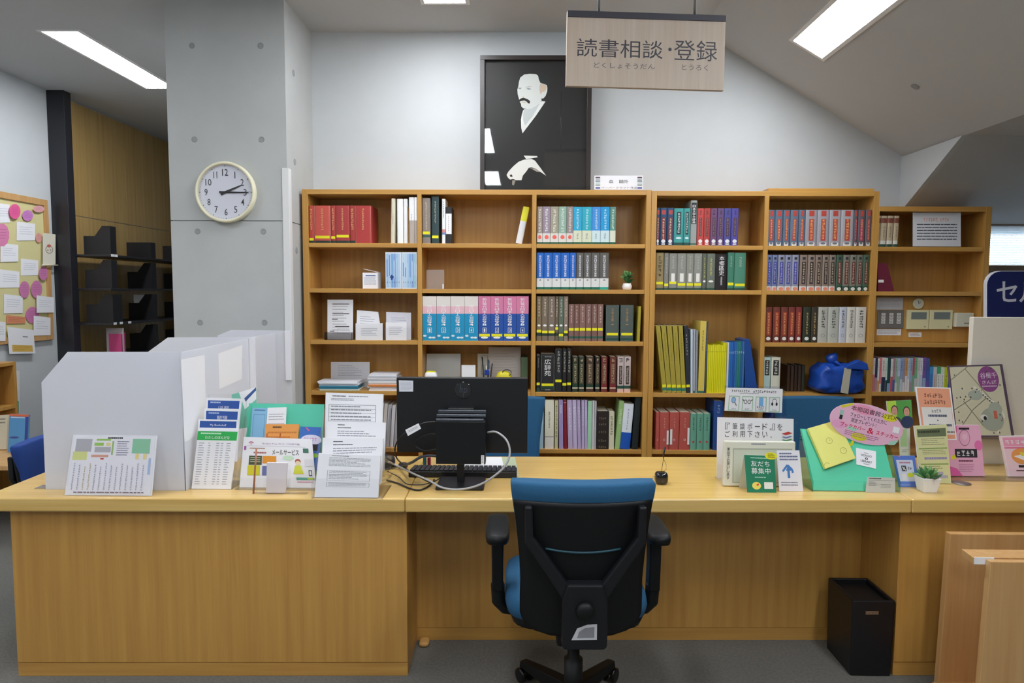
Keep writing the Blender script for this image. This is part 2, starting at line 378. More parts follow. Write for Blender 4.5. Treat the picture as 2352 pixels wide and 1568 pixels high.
# ================================================================ service counter
DR=.0226
desk=thing('service_counter','long pale beech service counter with two cabinets and an open knee space','counter',(0,2.60,0),DR)
DM=ROOT[desk.name]; DRn=Matrix.Rotation(DR,3,'Z')
def du(px,py,w): return (DM.inverted() @ Pl(DM@V((0,w,0)),DRn@V((0,-1,0))).p(px,py)).x
def dw(px,py,z=DZ): return DM.inverted() @ az(px,py,z)
UL=-2.09; UR=3.0; WR=.685
b=MB(); sx=du(2095,1160,0); g=.0012
for u0,u1 in ((UL,du(930,1160,0)-g),(du(930,1160,0),sx-g),(sx,UR)): b.box(u0,u1,0,WR,.69,DZ,WD)
b.box(UL,-1.25,WR,1.38,.69,DZ,WD)
b.part('worktop',desk,local=True,bevel=.006)
cw=.05
uL0=du(42,1553,cw); uL1=du(936,1450,cw); uR0=du(2056,1450,cw)
def cab(u0,u1,nm):
    b=MB(); b.box(u0,u1,cw,.37,.058,.69,WV); b.box(u0,u1,cw+.002,.37,.0,.056,WH); return b.part(nm,desk,local=True,bevel=.0015)
cab(uL0,uL1,'cabinet'); cab(uR0,UR-.03,'cabinet')
b=MB(); b.box(uL1,uR0,.335,.36,.058,.69,WV); b.box(uL1,uR0,.337,.36,0,.056,WH); b.part('modesty_panel',desk,local=True)
b=MB(); b.box(-1.33,-1.30,.37,1.34,.0,.69,WV); b.part('return_panel',desk,local=True)
# ================================================================ bookcases
def zt(px,py,Y=YS): return ay(px,py,Y).z
def xx(px,py=660,Y=YS): return ay(px,py,Y).x
YBK=4.475; TH=.026
def bookcase(label,loc,xs,ztop,boards,panel_w,backs=True):
    """xs: list of upright (x0,x1); boards: per bay list of board-top heights"""
    t=thing('bookcase',label,'bookcase',loc)
    for i,(a,c) in enumerate(xs):
        b=MB(); b.box(a,c,YS,YBK,0,ztop-(0 if i in (0,len(xs)-1) else .03),WV); b.part('upright' if 0<i<len(xs)-1 else 'side_panel',t,bevel=.0015)
    b=MB(); b.box(xs[0][1],xs[-1][0],YS+.001,YBK,ztop-.03,ztop,WH); b.part('top_board',t,bevel=.0015)
    b=MB(); b.box(xs[0][0]+.005,xs[-1][1]-.005,YBK-.012,YBK+.003,.03,ztop-.005,WV); b.part('back_panel',t)
    for i,bs in enumerate(boards):
        for z in bs:
            b=MB(); b.box(xs[i][1]+.0005,xs[i+1][0]-.0005,YS+.004,YBK-.013,z-TH,z,WH); b.part('shelf',t,bevel=.0012)
    b=MB(); b.box(xs[0][1],xs[-1][0],YS+.02,YBK-.013,0,.08,WH); b.part('plinth',t)
    return t
ZA=2.163; B1=zt(960,558.5); B2=1.5605; B3=1.2415; B4=.925; B5=.566
A=[(xx(697),xx(710)),(xx(959),xx(969)),(xx(1221),xx(1231)),(xx(1481),xx(1492.5))]
bookcase('three-bay beech bookcase standing against the concrete column, portrait on its top',(0,4.34,0),A,ZA,[[B1,B2,B3,B4,B5,.3],[B1,B2,B3,B4,B5,.3],[B1,B2,B3,B4,B5,.3]],0)
Bx=[(xx(1493),xx(1505)),(xx(1750.5),xx(1761)),(xx(1999),xx(2011))]
B1b=zt(1620,563.5)
bookcase('two-bay beech bookcase next to the lower bookcase, loose board on its top',(1.4,4.34,0),Bx,ZA-.004,[[B1b,B2,B4,B5,.3],[B1b,B2,B3,B4,B5,.3]],0)
Cx=[(xx(2011.2),xx(2013.5)),(xx(2256),xx(2269))]; ZC=2.0696
B4c=zt(2060,900)
cc=bookcase('low one-bay beech bookcase with wall controls fixed inside, beside the window',(2.48,4.34,0),Cx,ZC,[[B1b-.004,B2-.003,B3+.002,B4c,B5,.3]],0)
b=MB(); b.box(Cx[0][1],Cx[1][0],YS+.075,YS+.09,B3+.004,B2-.034,WV); b.part('control_panel',cc)
b=MB(); b.box(xx(1766,436),xx(2011,436),YS+.012,YS+.25,ZA-.003,ZA+.014,WH); b.top('loose_board','loose beech board lying on top of the two-bay bookcase','board',bevel=.0015)
# ================================================================ books
BAYS=[(u[i][1],u[i+1][0]) for u in (A,Bx,Cx) for i in range(len(u)-1)]
def book(x0,x1,yt,zb,Y,cov,label,group,yb=None,D=.155,lean=0,segs=None,tag_y=None,title=None,tcol='#e8dfc8',tw=.46,oval=None,extra=None,name='book',cat='book',nchar=8,pages=True,rnd=True):
    """yt: photo row of the top; zb: height of the board it stands on; segs: [(row, colour), ...] colour changes down the spine"""
    ym=yt+(ay(x0,yt,Y).z-zb)*F/Y*(1 if lean else .5)
    X0=ay(x0,ym,Y).x+.0004; X1=ay(x1,ym,Y).x-.0004; wd=X1-X0
    if not lean:
        for lo,hi in BAYS:
            if lo<(X0+X1)/2<hi: X0=max(X0,lo+.001); X1=min(X1,hi-.001)
    wd=X1-X0
    h=ay(x0,yt,Y).z-zb; dx=lean*Y/F; th=math.atan2(dx,h) if lean else 0; h=h/math.cos(th) if lean else h
    yb_=yb or yt+h*F/Y; ct=math.cos(th); st=math.sin(th)
    def L(a,bb,c):
        if th>=0: p=V(((a-wd)*ct+c*st+X1,Y+bb,zb-(a-wd)*st+c*ct))
        else: p=V((a*ct+c*st+X0,Y+bb,zb-a*st+c*ct))
        return p
    t=thing(name,label,cat,L(wd/2,D/2,0),group=group)
    def cy(y): return max(0,min(h,(yb_-y)/(yb_-yt)*h))
    sg=[(h,cov)]+[(cy(y),c) for y,c in (segs or [])]; b=MB()
    r=min(.003,wd*.12); prof=[(0,r*1.6),(wd*.12,r*.4),(wd*.35,0),(wd*.65,0),(wd*.88,r*.4),(wd,r*1.6)] if rnd else [(0,0),(wd,0)]
    for i,(c1,colr) in enumerate(sg):
        c0=sg[i+1][0] if i+1<len(sg) else 0; m=mat(colr,.5) if isinstance(colr,str) else colr; m0=mat(cov,.5) if isinstance(cov,str) else cov
        for (a,p),(e,q) in zip(prof,prof[1:]): b.poly([L(a,p,c0),L(e,q,c0),L(e,q,c1),L(a,p,c1)],m,True)
    m0=mat(cov,.5) if isinstance(cov,str) else cov; r2=prof[0][1]
    b.poly([L(0,D,0),L(0,r2,0),L(0,r2,h),L(0,D,h)],m0); b.poly([L(wd,r2,0),L(wd,D,0),L(wd,D,h),L(wd,r2,h)],m0)
    e=min(.002,wd*.2)
    if pages: b.poly([L(0,r2,h),L(e,r2,h),L(e,D,h),L(0,D,h)],m0); b.poly([L(wd-e,r2,h),L(wd,r2,h),L(wd,D,h),L(wd-e,D,h)],m0)
    else: b.poly([L(0,0+r2,h),L(wd,r2,h),L(wd,D,h),L(0,D,h)],m0)
    b.part('cover',t)
    if pages:
        b=MB(); b.loft([[L(e,.004,.002),L(wd-e,.004,.002),L(wd-e,D-.003,.002),L(e,D-.003,.002)],[L(e,.004,h-.003),L(wd-e,.004,h-.003),L(wd-e,D-.003,h-.003),L(e,D-.003,h-.003)]],CREAM); b.part('page_block',t)
    s=Sheet(L(0,0,h),L(wd,0,h),L(wd,0,0),L(0,0,0)); v=lambda y:1-cy(y)/h
    if oval: s.rect(.5-oval[2]/2,v(oval[0]),.5+oval[2]/2,v(oval[1]),mat(oval[3],.5))
    if title:
        m=mat(tcol,.5); y0,y1,body=title
        if body is None: s.scrib(.5-tw/2,v(y0),.5+tw/2,v(y1),nchar,m,rng)
        else: s.vtext(.5-tw/2,v(y0),.5+tw/2,v(y1),body,m,.008)
    if extra: extra(s,v)
    s.mb.part('spine_title',t)
    if tag_y:
        s=Sheet(L(0,0,h),L(wd,0,h),L(wd,0,0),L(0,0,0)); s.rect(.06,v(tag_y-3),.94,v(tag_y+3),YEL); s.mb.part('spine_label',t)
    return t
def zz5(x): return 690+x/4.127
def zz5y(y): return 420+y/4.127
def z7(x): return 1200+x/4.055
def z7y(y): return 420+y/4.055
def z8y(y): return 760+y/4.055
def zr(x): return 1720+x/3.408
def zry(y): return 420+y/3.408
YK=YS+.012
WS=mat('#ece9e4',.5)
def sticker(s,v,y,c='#f2f2ee',r=.3,h=2.4): s.ell(.5,v(y),r,abs(v(y+h)-v(y)),mat(c,.5),12)
# --- top shelf by the column: red encyclopaedia volumes
for i,(a,c) in enumerate(((80,127),(129,285),(287,331),(333,465),(467,517),(519,670))):
    thick=c-a>100
    book(zz5(a),zz5(c),472,B1,YK,['#b9453c','#c8554a','#a83a33','#a9393a','#a53532','#b03a38'][i],
      ['thin brick red hardback touching the bookcase side panel beside the column','thick salmon red hardback with yellow label, lightest of the red set','thin crimson hardback with yellow label between two thick red ones','thick crimson hardback with yellow label on the top shelf','thin dark red hardback without yellow label on the top shelf','thick dark red hardback without yellow label, last of the red set'][i],'red hardbacks on the top shelf',D=.2,
      segs=[(551,'#25352c')] if i!=5 else None,tag_y=[548,543,544,541,None,None][i],title=(478,528,None),tcol='#e2b27a',tw=.16 if thick else .5,nchar=10)
for i,(a,c,t,cl,sg) in enumerate(((855,893,147,'#d9d2ba',None),(916,973,150,'#f4f4f2',None),(978,1014,150,'#eeeef0',None),(1012,1024,225,'#a58152',None),(1028,1078,135,'#f2f2f6',[(505,'#b9aca2')]),(1079,1105,135,'#f0eef2',[(505,'#b5a89e')]))):
    book(zz5(a),zz5(c),zz5y(t),B1,YK,cl,['cream thin booklet leaning beside white binders on the top shelf','wide plain white book on the top shelf by the red hardbacks','narrow plain white book on the top shelf by the red hardbacks','short thin brown booklet between white books on the top shelf','white and grey two-tone book on the top shelf, the thicker','white and grey two-tone book on the top shelf, the thinner'][i],'white books on the top shelf',segs=sg,D=.18,lean=2.2 if i==0 else 0,title=(490,515,None) if i in (0,4) else None,tcol='#a49a8c',nchar=5,tw=.25)
# --- second bay, top shelf
book(zz5(1155),zz5(1232),zz5y(143),B1,YK,'#8b7f78','greyish brown tall hardback with a yellow label, top shelf second bay','mixed books in the second bay',segs=[(538,'#2f5a50'),(543,'#8b7f78')],tag_y=533,title=(463,528,None),tcol='#d8caa8',tw=.22,nchar=9)
book(zz5(1243),zz5(1313),zz5y(128),B1,YK,'#2e4244','dark slate green tall hardback, top shelf second bay','mixed books in the second bay',tag_y=542,title=(462,512,None),tcol='#b9c3ae',tw=.22,nchar=9)
book(zz5(1341),zz5(1374),zz5y(150),B1,YK,'#eef0f2','thin white booklet with pink foot beside the slate green hardback','mixed books in the second bay',segs=[(525,'#d98a8a'),(532,'#6d8fc0'),(537,'#f0f0f0')],title=(462,500,None),tcol='#555560',tw=.3)
book(zz5(1376),zz5(1433),zz5y(228),B1,YK,'#232326','short black book with a white band on its spine, top shelf second bay','mixed books in the second bay',segs=[(490,'#f3f1f2'),(536,'#232326')],title=(495,530,None),tcol='#b8a6a6',tw=.2)
book(1184,1199,zz5y(232),B1,YK+.03,'#dfe0e4','white and yellow disc case leaning alone on the top shelf','leaning case',lean=17,segs=[(476,'#e6e03a'),(509,'#dfe0e4')],D=.12)
# --- third shelf: who's-who volumes
NUM='1234'; NW=('one','two','three','four')
def who(n,blue):
    def f(s,v):
        W_=mat('#f4f6f8',.5); s.frame(.36,v(752),.66,v(764),.03,.006,W_); s.text(.45,v(754),.57,v(762),n,W_)
        if blue: sticker(s,v,775)
        else:
            for u in (.16,.56,.8): s.ell(u,v(771 if u<.3 else 775),.13,.022,mat('#dfe9ee',.5),12)
    return f
for i,(a,c) in enumerate(((1158,1289),(1291,1423),(1425,1556),(1557,1684),(1687,1803),(1804,1921),(1923,2046),(2047,2163))):
    bl=i>3; n=NUM[i%4]
    book(zz5(a),zz5(c),680,B3,YK,'#d77fa6' if bl else '#e6dfda','thick pink and dark blue biographical directory, spine numbered %s'%NW[int(n)-1] if bl else 'thick pale pink and cyan biographical directory, spine numbered %s'%NW[int(n)-1],
      'biographical directories on the third shelf',D=.2,segs=[(720,'#1c50a4')] if bl else [(703,'#e9bcc8'),(720,'#1394c4')],tag_y=769.5 if bl else None,title=(684 if bl else 700,748,('新訂現代日本人名録98' if bl else '現代日本人名録94')),tcol='#f7f7fb',tw=.34,extra=who(n,bl),rnd=False)
# --- third bay, top shelf
cl=['#9a8c86','#98889a','#a19a86','#8fb0a0','#958686']
for i,(a,c) in enumerate(((135,189),(190,261),(262,337),(338,411),(412,473))):
    book(z7(a),z7(c),474,B1,YK,cl[i],'greyed encyclopaedia volume with a red dot on its pale foot','dotted encyclopaedia volumes on the top shelf',segs=[(477,cl[i]),(534,'#dcd8d2'),(554,GREENB)],title=(479,532,None),tcol='#f0eee6',tw=.4,nchar=9,extra=lambda s,v:s.ell(.5,v(543),.27,.055,mat('#ee6a5e',.5)))
cl=['#23a6cf','#2aa9bf','#3f8fd8','#169ad4']
for i,(a,c) in enumerate(((474,555),(556,646),(647,728),(729,813))):
    book(z7(a),z7(c),475,B1,YK,cl[i],'bright blue encyclopaedia volume with a pale foot on the top shelf','bright blue volumes on the top shelf',segs=[(528,'#d8dcc2' if i<2 else '#cfe4e8'),(554,GREENB)],title=(480,526,None),tcol='#d6f0fa',tw=.3,nchar=8,extra=lambda s,v:s.scrib(.38,v(534),.62,v(548),3,mat('#8a9a9a',.5),rng))
book(z7(815),z7(870),475,B1,YK,'#5f8f82','grey green encyclopaedia volume beside the bright blue ones','bright blue volumes on the top shelf',segs=[(528,'#d8dcc8'),(554,GREENB)],title=(480,526,None),tcol='#e6f0e0',tw=.4)
# --- third bay, second shelf
for i,(a,c) in enumerate(((130,200),(201,277),(278,358),(359,439),(440,500),(502,570),(571,640),(641,719),(720,804))):
    bl=i<5
    book(z7(a),z7(c),580,B2,YK,'#1b64c0' if bl else '#5d5b58','blue biographical dictionary volume with white title and foot' if bl else 'charcoal grey biographical dictionary volume with white title and foot',('blue' if bl else 'charcoal')+' dictionary volumes on the second shelf',
      segs=[(582,'#1b64c0' if bl else '#5d5b58'),(638,'#dfe0de'),(658,'#1f6a54' if i<8 else '#28a08c')],title=(586,635,'現代日本執筆者大事典'),tcol='#f2f4fa',tw=.3,extra=lambda s,v:s.rect(.4,v(641),.62,v(643),INK))
# --- third bay, third shelf
cl=['#7b6a4e','#7a6b5a','#7f6f62','#6e604c','#5d6a5c','#8a7a6c']
for i,(a,c) in enumerate(((130,179),(180,239),(240,304),(305,336),(337,384),(385,426))):
    book(z7(a),z7(c),z7y(1056),B3,YK,cl[i],['olive brown','taupe','pinkish taupe','dark olive','grey green','light taupe'][i]+' tall old hardback with white title, third shelf with yellow labels','tall old hardbacks on the third shelf',tag_y=[760,762,762,754,769,762][i],segs=[(764,'#26382e'),(771,cl[i])],title=(686,728,None),tcol='#d9d2c4',tw=.3,nchar=6,extra=lambda s,v:sticker(s,v,747))
for i,(a,c) in enumerate(((430,481),(482,529),(530,589),(590,643),(645,699),(701,753))):
    k=['#82605a','#7c5a54','#86645c','#80605a','#7b5a52','#86665e'][i]
    book(z7(a),z7(c),z7y(1128),B3,YK,k,'dusty rose brown cloth volume with yellow label on the third shelf','rose brown volumes on the third shelf',tag_y=756,segs=[(772,'#2c5a4a'),(777,k)],title=(702,742,None),tcol='#d8c0b4',tw=.3,nchar=6)
for i,(a,c) in enumerate(((778,899),(914,1034))):
    book(z7(a),z7(c),z7y(1137),B3,YK,'#4f5a56','thick slate grey hardback with orange title, on the third shelf','slate grey hardbacks on the third shelf',tag_y=767,segs=[(776,'#1f4a40'),(781,'#4f5a56')],title=(707,738,'文学全書'),tcol='#b98a5a',tw=.2,D=.18,extra=lambda s,v:s.rect(.4,v(744),.6,v(745.5),mat('#b98a5a',.5)))
book(z7(1066),z7(1094),z7y(1148),B3,YK,'#a89a34','thin mustard booklet at the end of the third shelf','slate grey hardbacks on the third shelf',lean=2,D=.14)
# --- third bay, fourth shelf
book(z7(130),z7(165),z8y(225),B4,YK,'#1b1b1c','narrow black dictionary beside the big black dictionary','black dictionaries',tag_y=882,segs=[(891,'#2b4a3c')],title=(822,845,None),tcol='#b8b8b0',tw=.2)
def kou(s,v):
    s.frame(.05,v(816),.95,v(896),.03,.012,mat('#55565a',.4))
    s.text(.3,v(818),.76,v(820),'新村出編',mat('#c8c8c4',.5)); s.text(.34,v(894),.7,v(897),'岩波書店',mat('#c8c8c4',.5))
book(z7(168),z7(301),z8y(212),B4,YK,'#222325','thick black dictionary with large white characters on its spine','black dictionaries',tag_y=884,segs=[(888,'#1e4035'),(893,'#222325')],title=(824,864,'広辞苑'),tcol='#f4f4f2',tw=.46,D=.17,extra=kou)
for i,(a,c) in enumerate(((303,369),(371,413),(415,456))):
    book(z7(a),z7(c),z8y(165),B4,YK,['#1d2024','#1d1c1c','#221f1d'][i],['tall blackish blue dictionary, the widest of three','tall black dictionary with brown tint, in the middle of three','tall dark brown dictionary, next to the green ones'][i],'black dictionaries',tag_y=[875,883,882][i],title=(806,856,None),tcol='#b9b9ac',tw=.4,nchar=8)
for i,(a,c) in enumerate(((465,519),(526,576),(594,663),(680,721),(735,791),(814,873))):
    k=['#2d3524','#33382a','#463329','#3a3028','#6e2f2a','#6a3028'][i]
    book(z7(a),z7(c),z8y(240),B4,YK,k,['dark green','olive green','wide dark brown','narrow dark brown','brownish red','wide brownish red'][i]+' leather-look volume with framed title, fourth shelf','leather-look volumes on the fourth shelf',segs=[(883,'#183c2c' if i<4 else '#7c2428'),(890,'#d8c6a8'),(893,k)],title=(838,878,None),tcol='#c8b890',tw=.34,extra=lambda s,v:(s.frame(.25,v(836),.75,v(880),.04,.01,mat('#a89a72',.5)),s.scrib(.25,v(823),.75,v(832),1,mat('#c8b890',.5),rng)),nchar=7)
for i,(a,c) in enumerate(((885,944),(948,1009))):
    book(z7(a),z7(c),z8y(238),B4,YK,'#c9b8b4','pale pinkish volume with brown title panel, fourth shelf','pale pinkish volumes on the fourth shelf',segs=[(886,'#1e4a38'),(893,'#e0b8a8')],oval=(840,883,.5,'#3a2b28'),title=(843,880,None),tcol='#cfc0b0',tw=.34,extra=lambda s,v:s.scrib(.2,v(822),.8,v(834),1,INK,rng))
# --- third bay, fifth shelf
def lv(i,a,c,t,k,lab,lean=0,**kw): book(z7(a),z7(c),z8y(t),B5,YK+.004,k,lab,'binders and booklets on the fifth shelf',lean=lean,**kw)
lv(0,152,198,640,'#a9c8d8','pale blue booklet beside the wide white binder')
lv(1,208,293,640,'#ece8d2','wide white binder with yellow side and vertical title',tcol='#55607a',title=(945,985,None),tw=.2,segs=[(1003,'#b8b4a8'),(1006,'#eeeae0')],D=.18)
lv(2,300,332,645,'#cfc79a','cream spotted booklet between binder and lavender booklets',title=(930,1010,None),tcol='#6a6a50')
lv(3,340,382,640,'#a99ac8','deep lavender booklet leaning on the fifth shelf',lean=-2,title=(930,950,None),tcol='#f0eef8')
lv(4,388,416,640,'#8a2430','dark red booklet with white head between lavender booklets',lean=-2.6,segs=[(924,'#e9e4e8'),(925,'#8a2430')])
for i,(a,c) in enumerate(((424,470),(472,512),(515,548))): lv(5,a,c,642,['#c4b4d4','#cbbcdc','#beaed0'][i],'pale lavender booklet leaning beside the dark red one',lean=-3.5,title=(935,990,None),tcol='#f4f2fa',tw=.3)
for i,(a,c) in enumerate(((550,577),(579,605))): lv(6,a,c,642,'#bfb0d2','pale lavender booklet standing beside the mint green one',lean=-1.5,title=(935,980,None),tcol='#f4f2fa',tw=.3)
lv(7,607,648,650,'#a8d8b4','mint green booklet with a black edge on the fifth shelf')
lv(8,650,668,648,'#d8d4d4','thin grey booklet next to the mint green one'); lv(8,669,689,650,'#b9b6ba','thin darker grey booklet next to the black slipcase')
lv(9,693,800,745,'#2a211c','black slipcase with worn lettering across its broad spine',D=.2,extra=lambda s,v:[s.scrib(.15,v(y),.85,v(y+5),4,mat('#8a7a62',.6),rng,False) for y in (958,972,990,1010,1025)],rnd=False)
lv(10,805,856,752,'#dcd6b8','short cream book beside the black slipcase',title=(955,1000,None),tcol='#6a6450')
lv(11,860,906,652,'#9fc27c','pale green book leaning on the fifth shelf',lean=9,title=(940,975,None),tcol='#e8f2dc')
lv(12,908,1000,680,'#e6ebf2','white and blue file box leaning on the fifth shelf',lean=8,segs=[(995,'#1a57b8')],title=(940,990,None),tcol='#8090a8',tw=.16,D=.2)
lv(13,1018,1075,612,'#1b2426','tall black glossy folder leaning against the bookcase upright',lean=6.5,D=.2)
# --- fourth bay, top shelf
def logo(s,v): s.ell(.5,v(552),.3,.05,mat('#e8e8ec',.5),14); s.rect(.25,v(557),.75,v(560),WS)
for i,(a,c) in enumerate(((1244,1280),(1282,1346),(1348,1409))):
    book(z7(a),z7(c),477,B1b,YK,'#23476e','navy lexicon with red and brown framed title panels','navy lexicons on the top shelf',oval=(498,550,.6,'#7a2f33'),title=(501,547,None),tcol='#e6d8b8',tw=.3,segs=[(548,'#1c2f52')],extra=lambda s,v:(s.rect(.2,v(482),.8,v(492),mat('#b0453f',.5)),logo(s,v)))
for i,(a,c) in enumerate(((1411,1501),(1503,1563))):
    book(z7(a),z7(c),478,B1b,YK,'#3f9a98',['wider','narrower'][i]+' teal lexicon with rounded black title panel','teal lexicons on the top shelf',oval=(486,537,.45,'#20343a'),title=(489,534,None),tcol='#e6efe6',tw=.26,segs=[(555,'#1e4a44')],extra=lambda s,v:sticker(s,v,545,'#d8eef0'))
book(z7(1567),z7(1626),z7y(162),B1b,YK,'#9aa09e','tall grey dictionary with black title band standing above the others','grey dictionary',oval=(465,513,.8,'#141416'),title=(470,512,'日本文学大辞典'),tcol='#f4f4f4',tw=.5,segs=[(556,'#3a6a58'),(560,'#9aa09e')],D=.18)
for a,c,k,nm in ((1628,1689,'#c64a46','red'),(1690,1750,'#b4403c','red'),(1752,1813,'#6d4a72','plum purple'),(1815,1876,'#644a78','plum purple'),(1878,1944,'#4a4a92','indigo'),(1946,2013,'#4d479a','indigo')):
    book(z7(a),z7(c),478,B1b,YK,k,nm+' lexicon with a white emblem at its foot on the top shelf',nm+' lexicons on the top shelf',oval=(499,541,.4,'#4a3040' if nm!='red' else '#7a302c'),title=(500,540,None),tcol='#8d7a7a',tw=.25,extra=lambda s,v:(logo(s,v),s.scrib(.3,v(482),.7,v(494),2,mat('#3c2c34',.5),rng)))
# --- fourth bay, second shelf
for i,(a,c,t,k,ty) in enumerate(((1243,1316,650,'#94835a',649),(1320,1363,652,'#85837c',653),(1366,1441,655,'#8d8d86',648),(1443,1526,655,'#8f9088',652),(1528,1596,655,'#8c8d84',652),(1598,1673,655,'#90918a',652),(1675,1716,656,'#5f655a',None),(1718,1796,656,'#6d7468',None),(1798,1911,662,'#1a1416',None),(1912,1973,648,'#3f7f6a',651),(1975,2081,650,'#4a8670',653))):
    lab=['khaki history volume with handwritten-style title','narrow grey history volume beside the khaki one','grey history volume with a white slip on its spine','grey history volume with a white slip on its spine','grey history volume with a white slip on its spine','grey history volume with a white slip on its spine','narrow dark olive volume with yellow title','wider olive grey volume with yellow title','thick black volume with bold white title on the second shelf','green cloth hardback on the second shelf, the narrower','green cloth hardback on the second shelf, the wider'][i]
    ti=[(588,635,None),(590,628,None),(588,618,None),(588,618,None),(588,618,None),(588,618,None),(592,638,None),(592,632,'文京区史'),(587,632,'本郷區史'),(588,612,None),(590,612,None)][i]
    def ex(s,v,i=i):
        if 2<=i<=5: s.rect(.28,v(627),.72,v(646),WS)
        if i in (6,7): sticker(s,v,645)
        if i==8: s.vtext(.42,v(634),.58,v(654),'本郷區役所',mat('#e8e8e8',.5))
    book(z7(a),z7(c),z7y(t),B2,YK,k,lab,'local history volumes on the second shelf',tag_y=ty,segs=[(660,'#24483c'),(666,k)] if i!=8 else None,title=ti,tcol='#2c2a1e' if i==0 else '#f6f4f4' if i==8 else '#d8cf6a' if i in (6,7) else '#b8b8ae',tw=.42 if i in (0,8) else .25,nchar=5,extra=ex,D=.17)
# --- fourth bay, tall fourth shelf
for i,(a,c) in enumerate(((1306,1346),(1348,1391),(1393,1436),(1438,1481),(1483,1523))):
    book(z7(a),z7(c),748,B4,YK,'#a8983a','mustard yellow binder tilted in a row of five on the fourth shelf','mustard binders',lean=-[19,17,15,13,11][i],title=(765,830,None),tcol='#4f4416',tw=.14,nchar=12,segs=[(893,'#2c7a66'),(899,'#a8983a')],tag_y=888,D=.19,rnd=False)
for i,(a,c,t,k,ln,lab) in enumerate(((1525,1563,748,'#252b33',-8,'dark slate magazine tilted against the mustard binders'),(1565,1585,756,'#c8d6e4',-3,'pale blue magazine between slate and grey magazines'),(1587,1606,756,'#a9adb4',-2,'light grey magazine in the middle of the fourth shelf'),(1608,1626,758,'#8f959e',-1,'mid grey magazine in the middle of the fourth shelf'),(1634,1690,737,'#d8c05a',2,'tall yellow picture book with purple side on the fourth shelf'),(1692,1706,738,'#3f4a66',2,'thin dark blue booklet against the tall yellow picture book'))):
    book(z7(a),z7(c),t,B4,YK,k,lab,'magazines on the fourth shelf',lean=ln,title=(t+20,t+70,None),tcol='#c8c8c8' if i!=4 else '#7a6a2a',tw=.25,nchar=7,D=.2,segs=[(898,'#2a6a5a'),(903,k)] if i in (2,4) else None,tag_y=887 if i==0 else None,rnd=False)
x=1718
for i in range(11):
    book(z7(x),z7(x+15.6),791+(i%3)*.8-(4 if i>8 else 0),B4,YK+.006,['#e2dc10','#dcd61c','#e8e224'][i%3],'thin bright yellow magazine in a tight row on the fourth shelf','bright yellow magazines',segs=[(806,'#cfc914'),(809,'#e2dc10')],D=.16,rnd=False); x+=16.4
x=1902
for i,k in enumerate(('#d8d8dc','#1f74b8','#2468bc','#1f55a8','#2a70b0','#2a7a86','#2d8070','#1f5f9a','#3d6fa8')):
    book(z7(x),z7(x+17.4),786-i*.3,B4,YK+.006,k,['thin white magazine beside the bright yellow ones','thin blue magazine in the row beside the yellow ones','thin blue magazine in the row beside the yellow ones','thin blue magazine in the row beside the yellow ones','thin blue magazine in the row beside the yellow ones','thin teal magazine among the blue ones','thin teal magazine among the blue ones','thin blue magazine in the row beside the yellow ones','thin blue magazine in the row beside the yellow ones'][i],'blue magazines',D=.12,rnd=False,extra=lambda s,v:s.scrib(.2,v(806),.8,v(815),1,mat('#b8d0e4',.5),rng)); x+=18.1
# big navy folder leaning against the upright
YFo=YK; xu=Bx[1][0]-.001; b=MB(); q=[ay(1711,781,YFo),ay(1722,779,YFo),ay(1747,905,YFo),ay(1711,905,YFo)]; q[2].z=q[3].z=B4+.0005; q[2].x=min(q[2].x,xu)
b.slab([q[0],q[3],q[2],q[1]],(0,.2,0),mat('#1c4a96',.4)); b.top('folder','big navy blue plastic folder leaning against the upright beside the magazines','folder')
# --- fourth bay, fifth shelf
for i,(a,c) in enumerate(((1206,1276),(1278,1366),(1370,1461),(1464,1561))):
    book(z7(a) if i else 1506,z7(c),z8y(755),B5,YK,'#b9564c','faded red ledger with white slips on the fifth shelf','faded red ledgers',title=(960,985,None),tcol='#d8988c',tw=.15,nchar=4,D=.19,extra=lambda s,v,i=i:(s.ring(.5,v(1011),.1,.03,.3,WS,12), s.rect(.06+.7*(i%2),v(992-i*3),.28+.7*(i%2)*.97,v(1022),WS) if i else None))
for i,(a,c) in enumerate(((1563,1623),(1625,1686),(1688,1749))):
    book(z7(a),z7(c),z8y(767),B5,YK,'#6da890','sage green journal with black vertical title on the fifth shelf','sage green journals',title=(958,990,None),tcol='#24443a',tw=.28,nchar=6,D=.19,extra=lambda s,v:s.ell(.5,v(1016),.16,.03,mat('#c03a34',.5),12))
book(z7(1780),z7(1867),z8y(650),B5,YK,'#244a8c','thick navy blue binder beside the sage green journals','navy binder',title=(930,950,None),tcol='#8fa6cc',tw=.3,nchar=3,D=.2)
# --- fifth bay
for a,c,k,ink,kind in ((145,204,'#5d6f86','#b9453a',0),(206,267,'#5f7188','#b9453a',0),(269,323,'#5a6d84','#b9453a',0),(325,389,'#607288','#b9453a',0),(391,442,'#5c6e86','#b9453a',0),(444,536,'#9b9aa2','#b8493c',1),(538,629,'#a09ea6','#b8493c',1),(632,721,'#a3a1a8','#b8493c',1),(723,821,'#a6a4aa','#b8493c',1),(824,853,'#5a545e','#a82f50',2),(856,911,'#5e575f','#b04058',2),(915,960,'#625a60','#a83a50',2)):
    book(zr(a),zr(c),zry(210),B1b,YK,k,['steel blue law volume with orange-red title panel on the top shelf','wide silver grey law volume with orange-red title panel','dark grey law volume with crimson title panel on the top shelf'][kind],['steel blue','silver grey','dark grey'][kind]+' law volumes on the top shelf',oval=(502,551,.42,ink),title=(503,549,None),tcol='#e8c070',tw=.24,extra=lambda s,v:(s.rect(.28,v(484),.72,v(496),mat('#b9453a',.5)),s.rect(.2,v(555),.8,v(562),WS),s.ell(.5,v(557),.22,.03,GREYINK,10)),nchar=7)
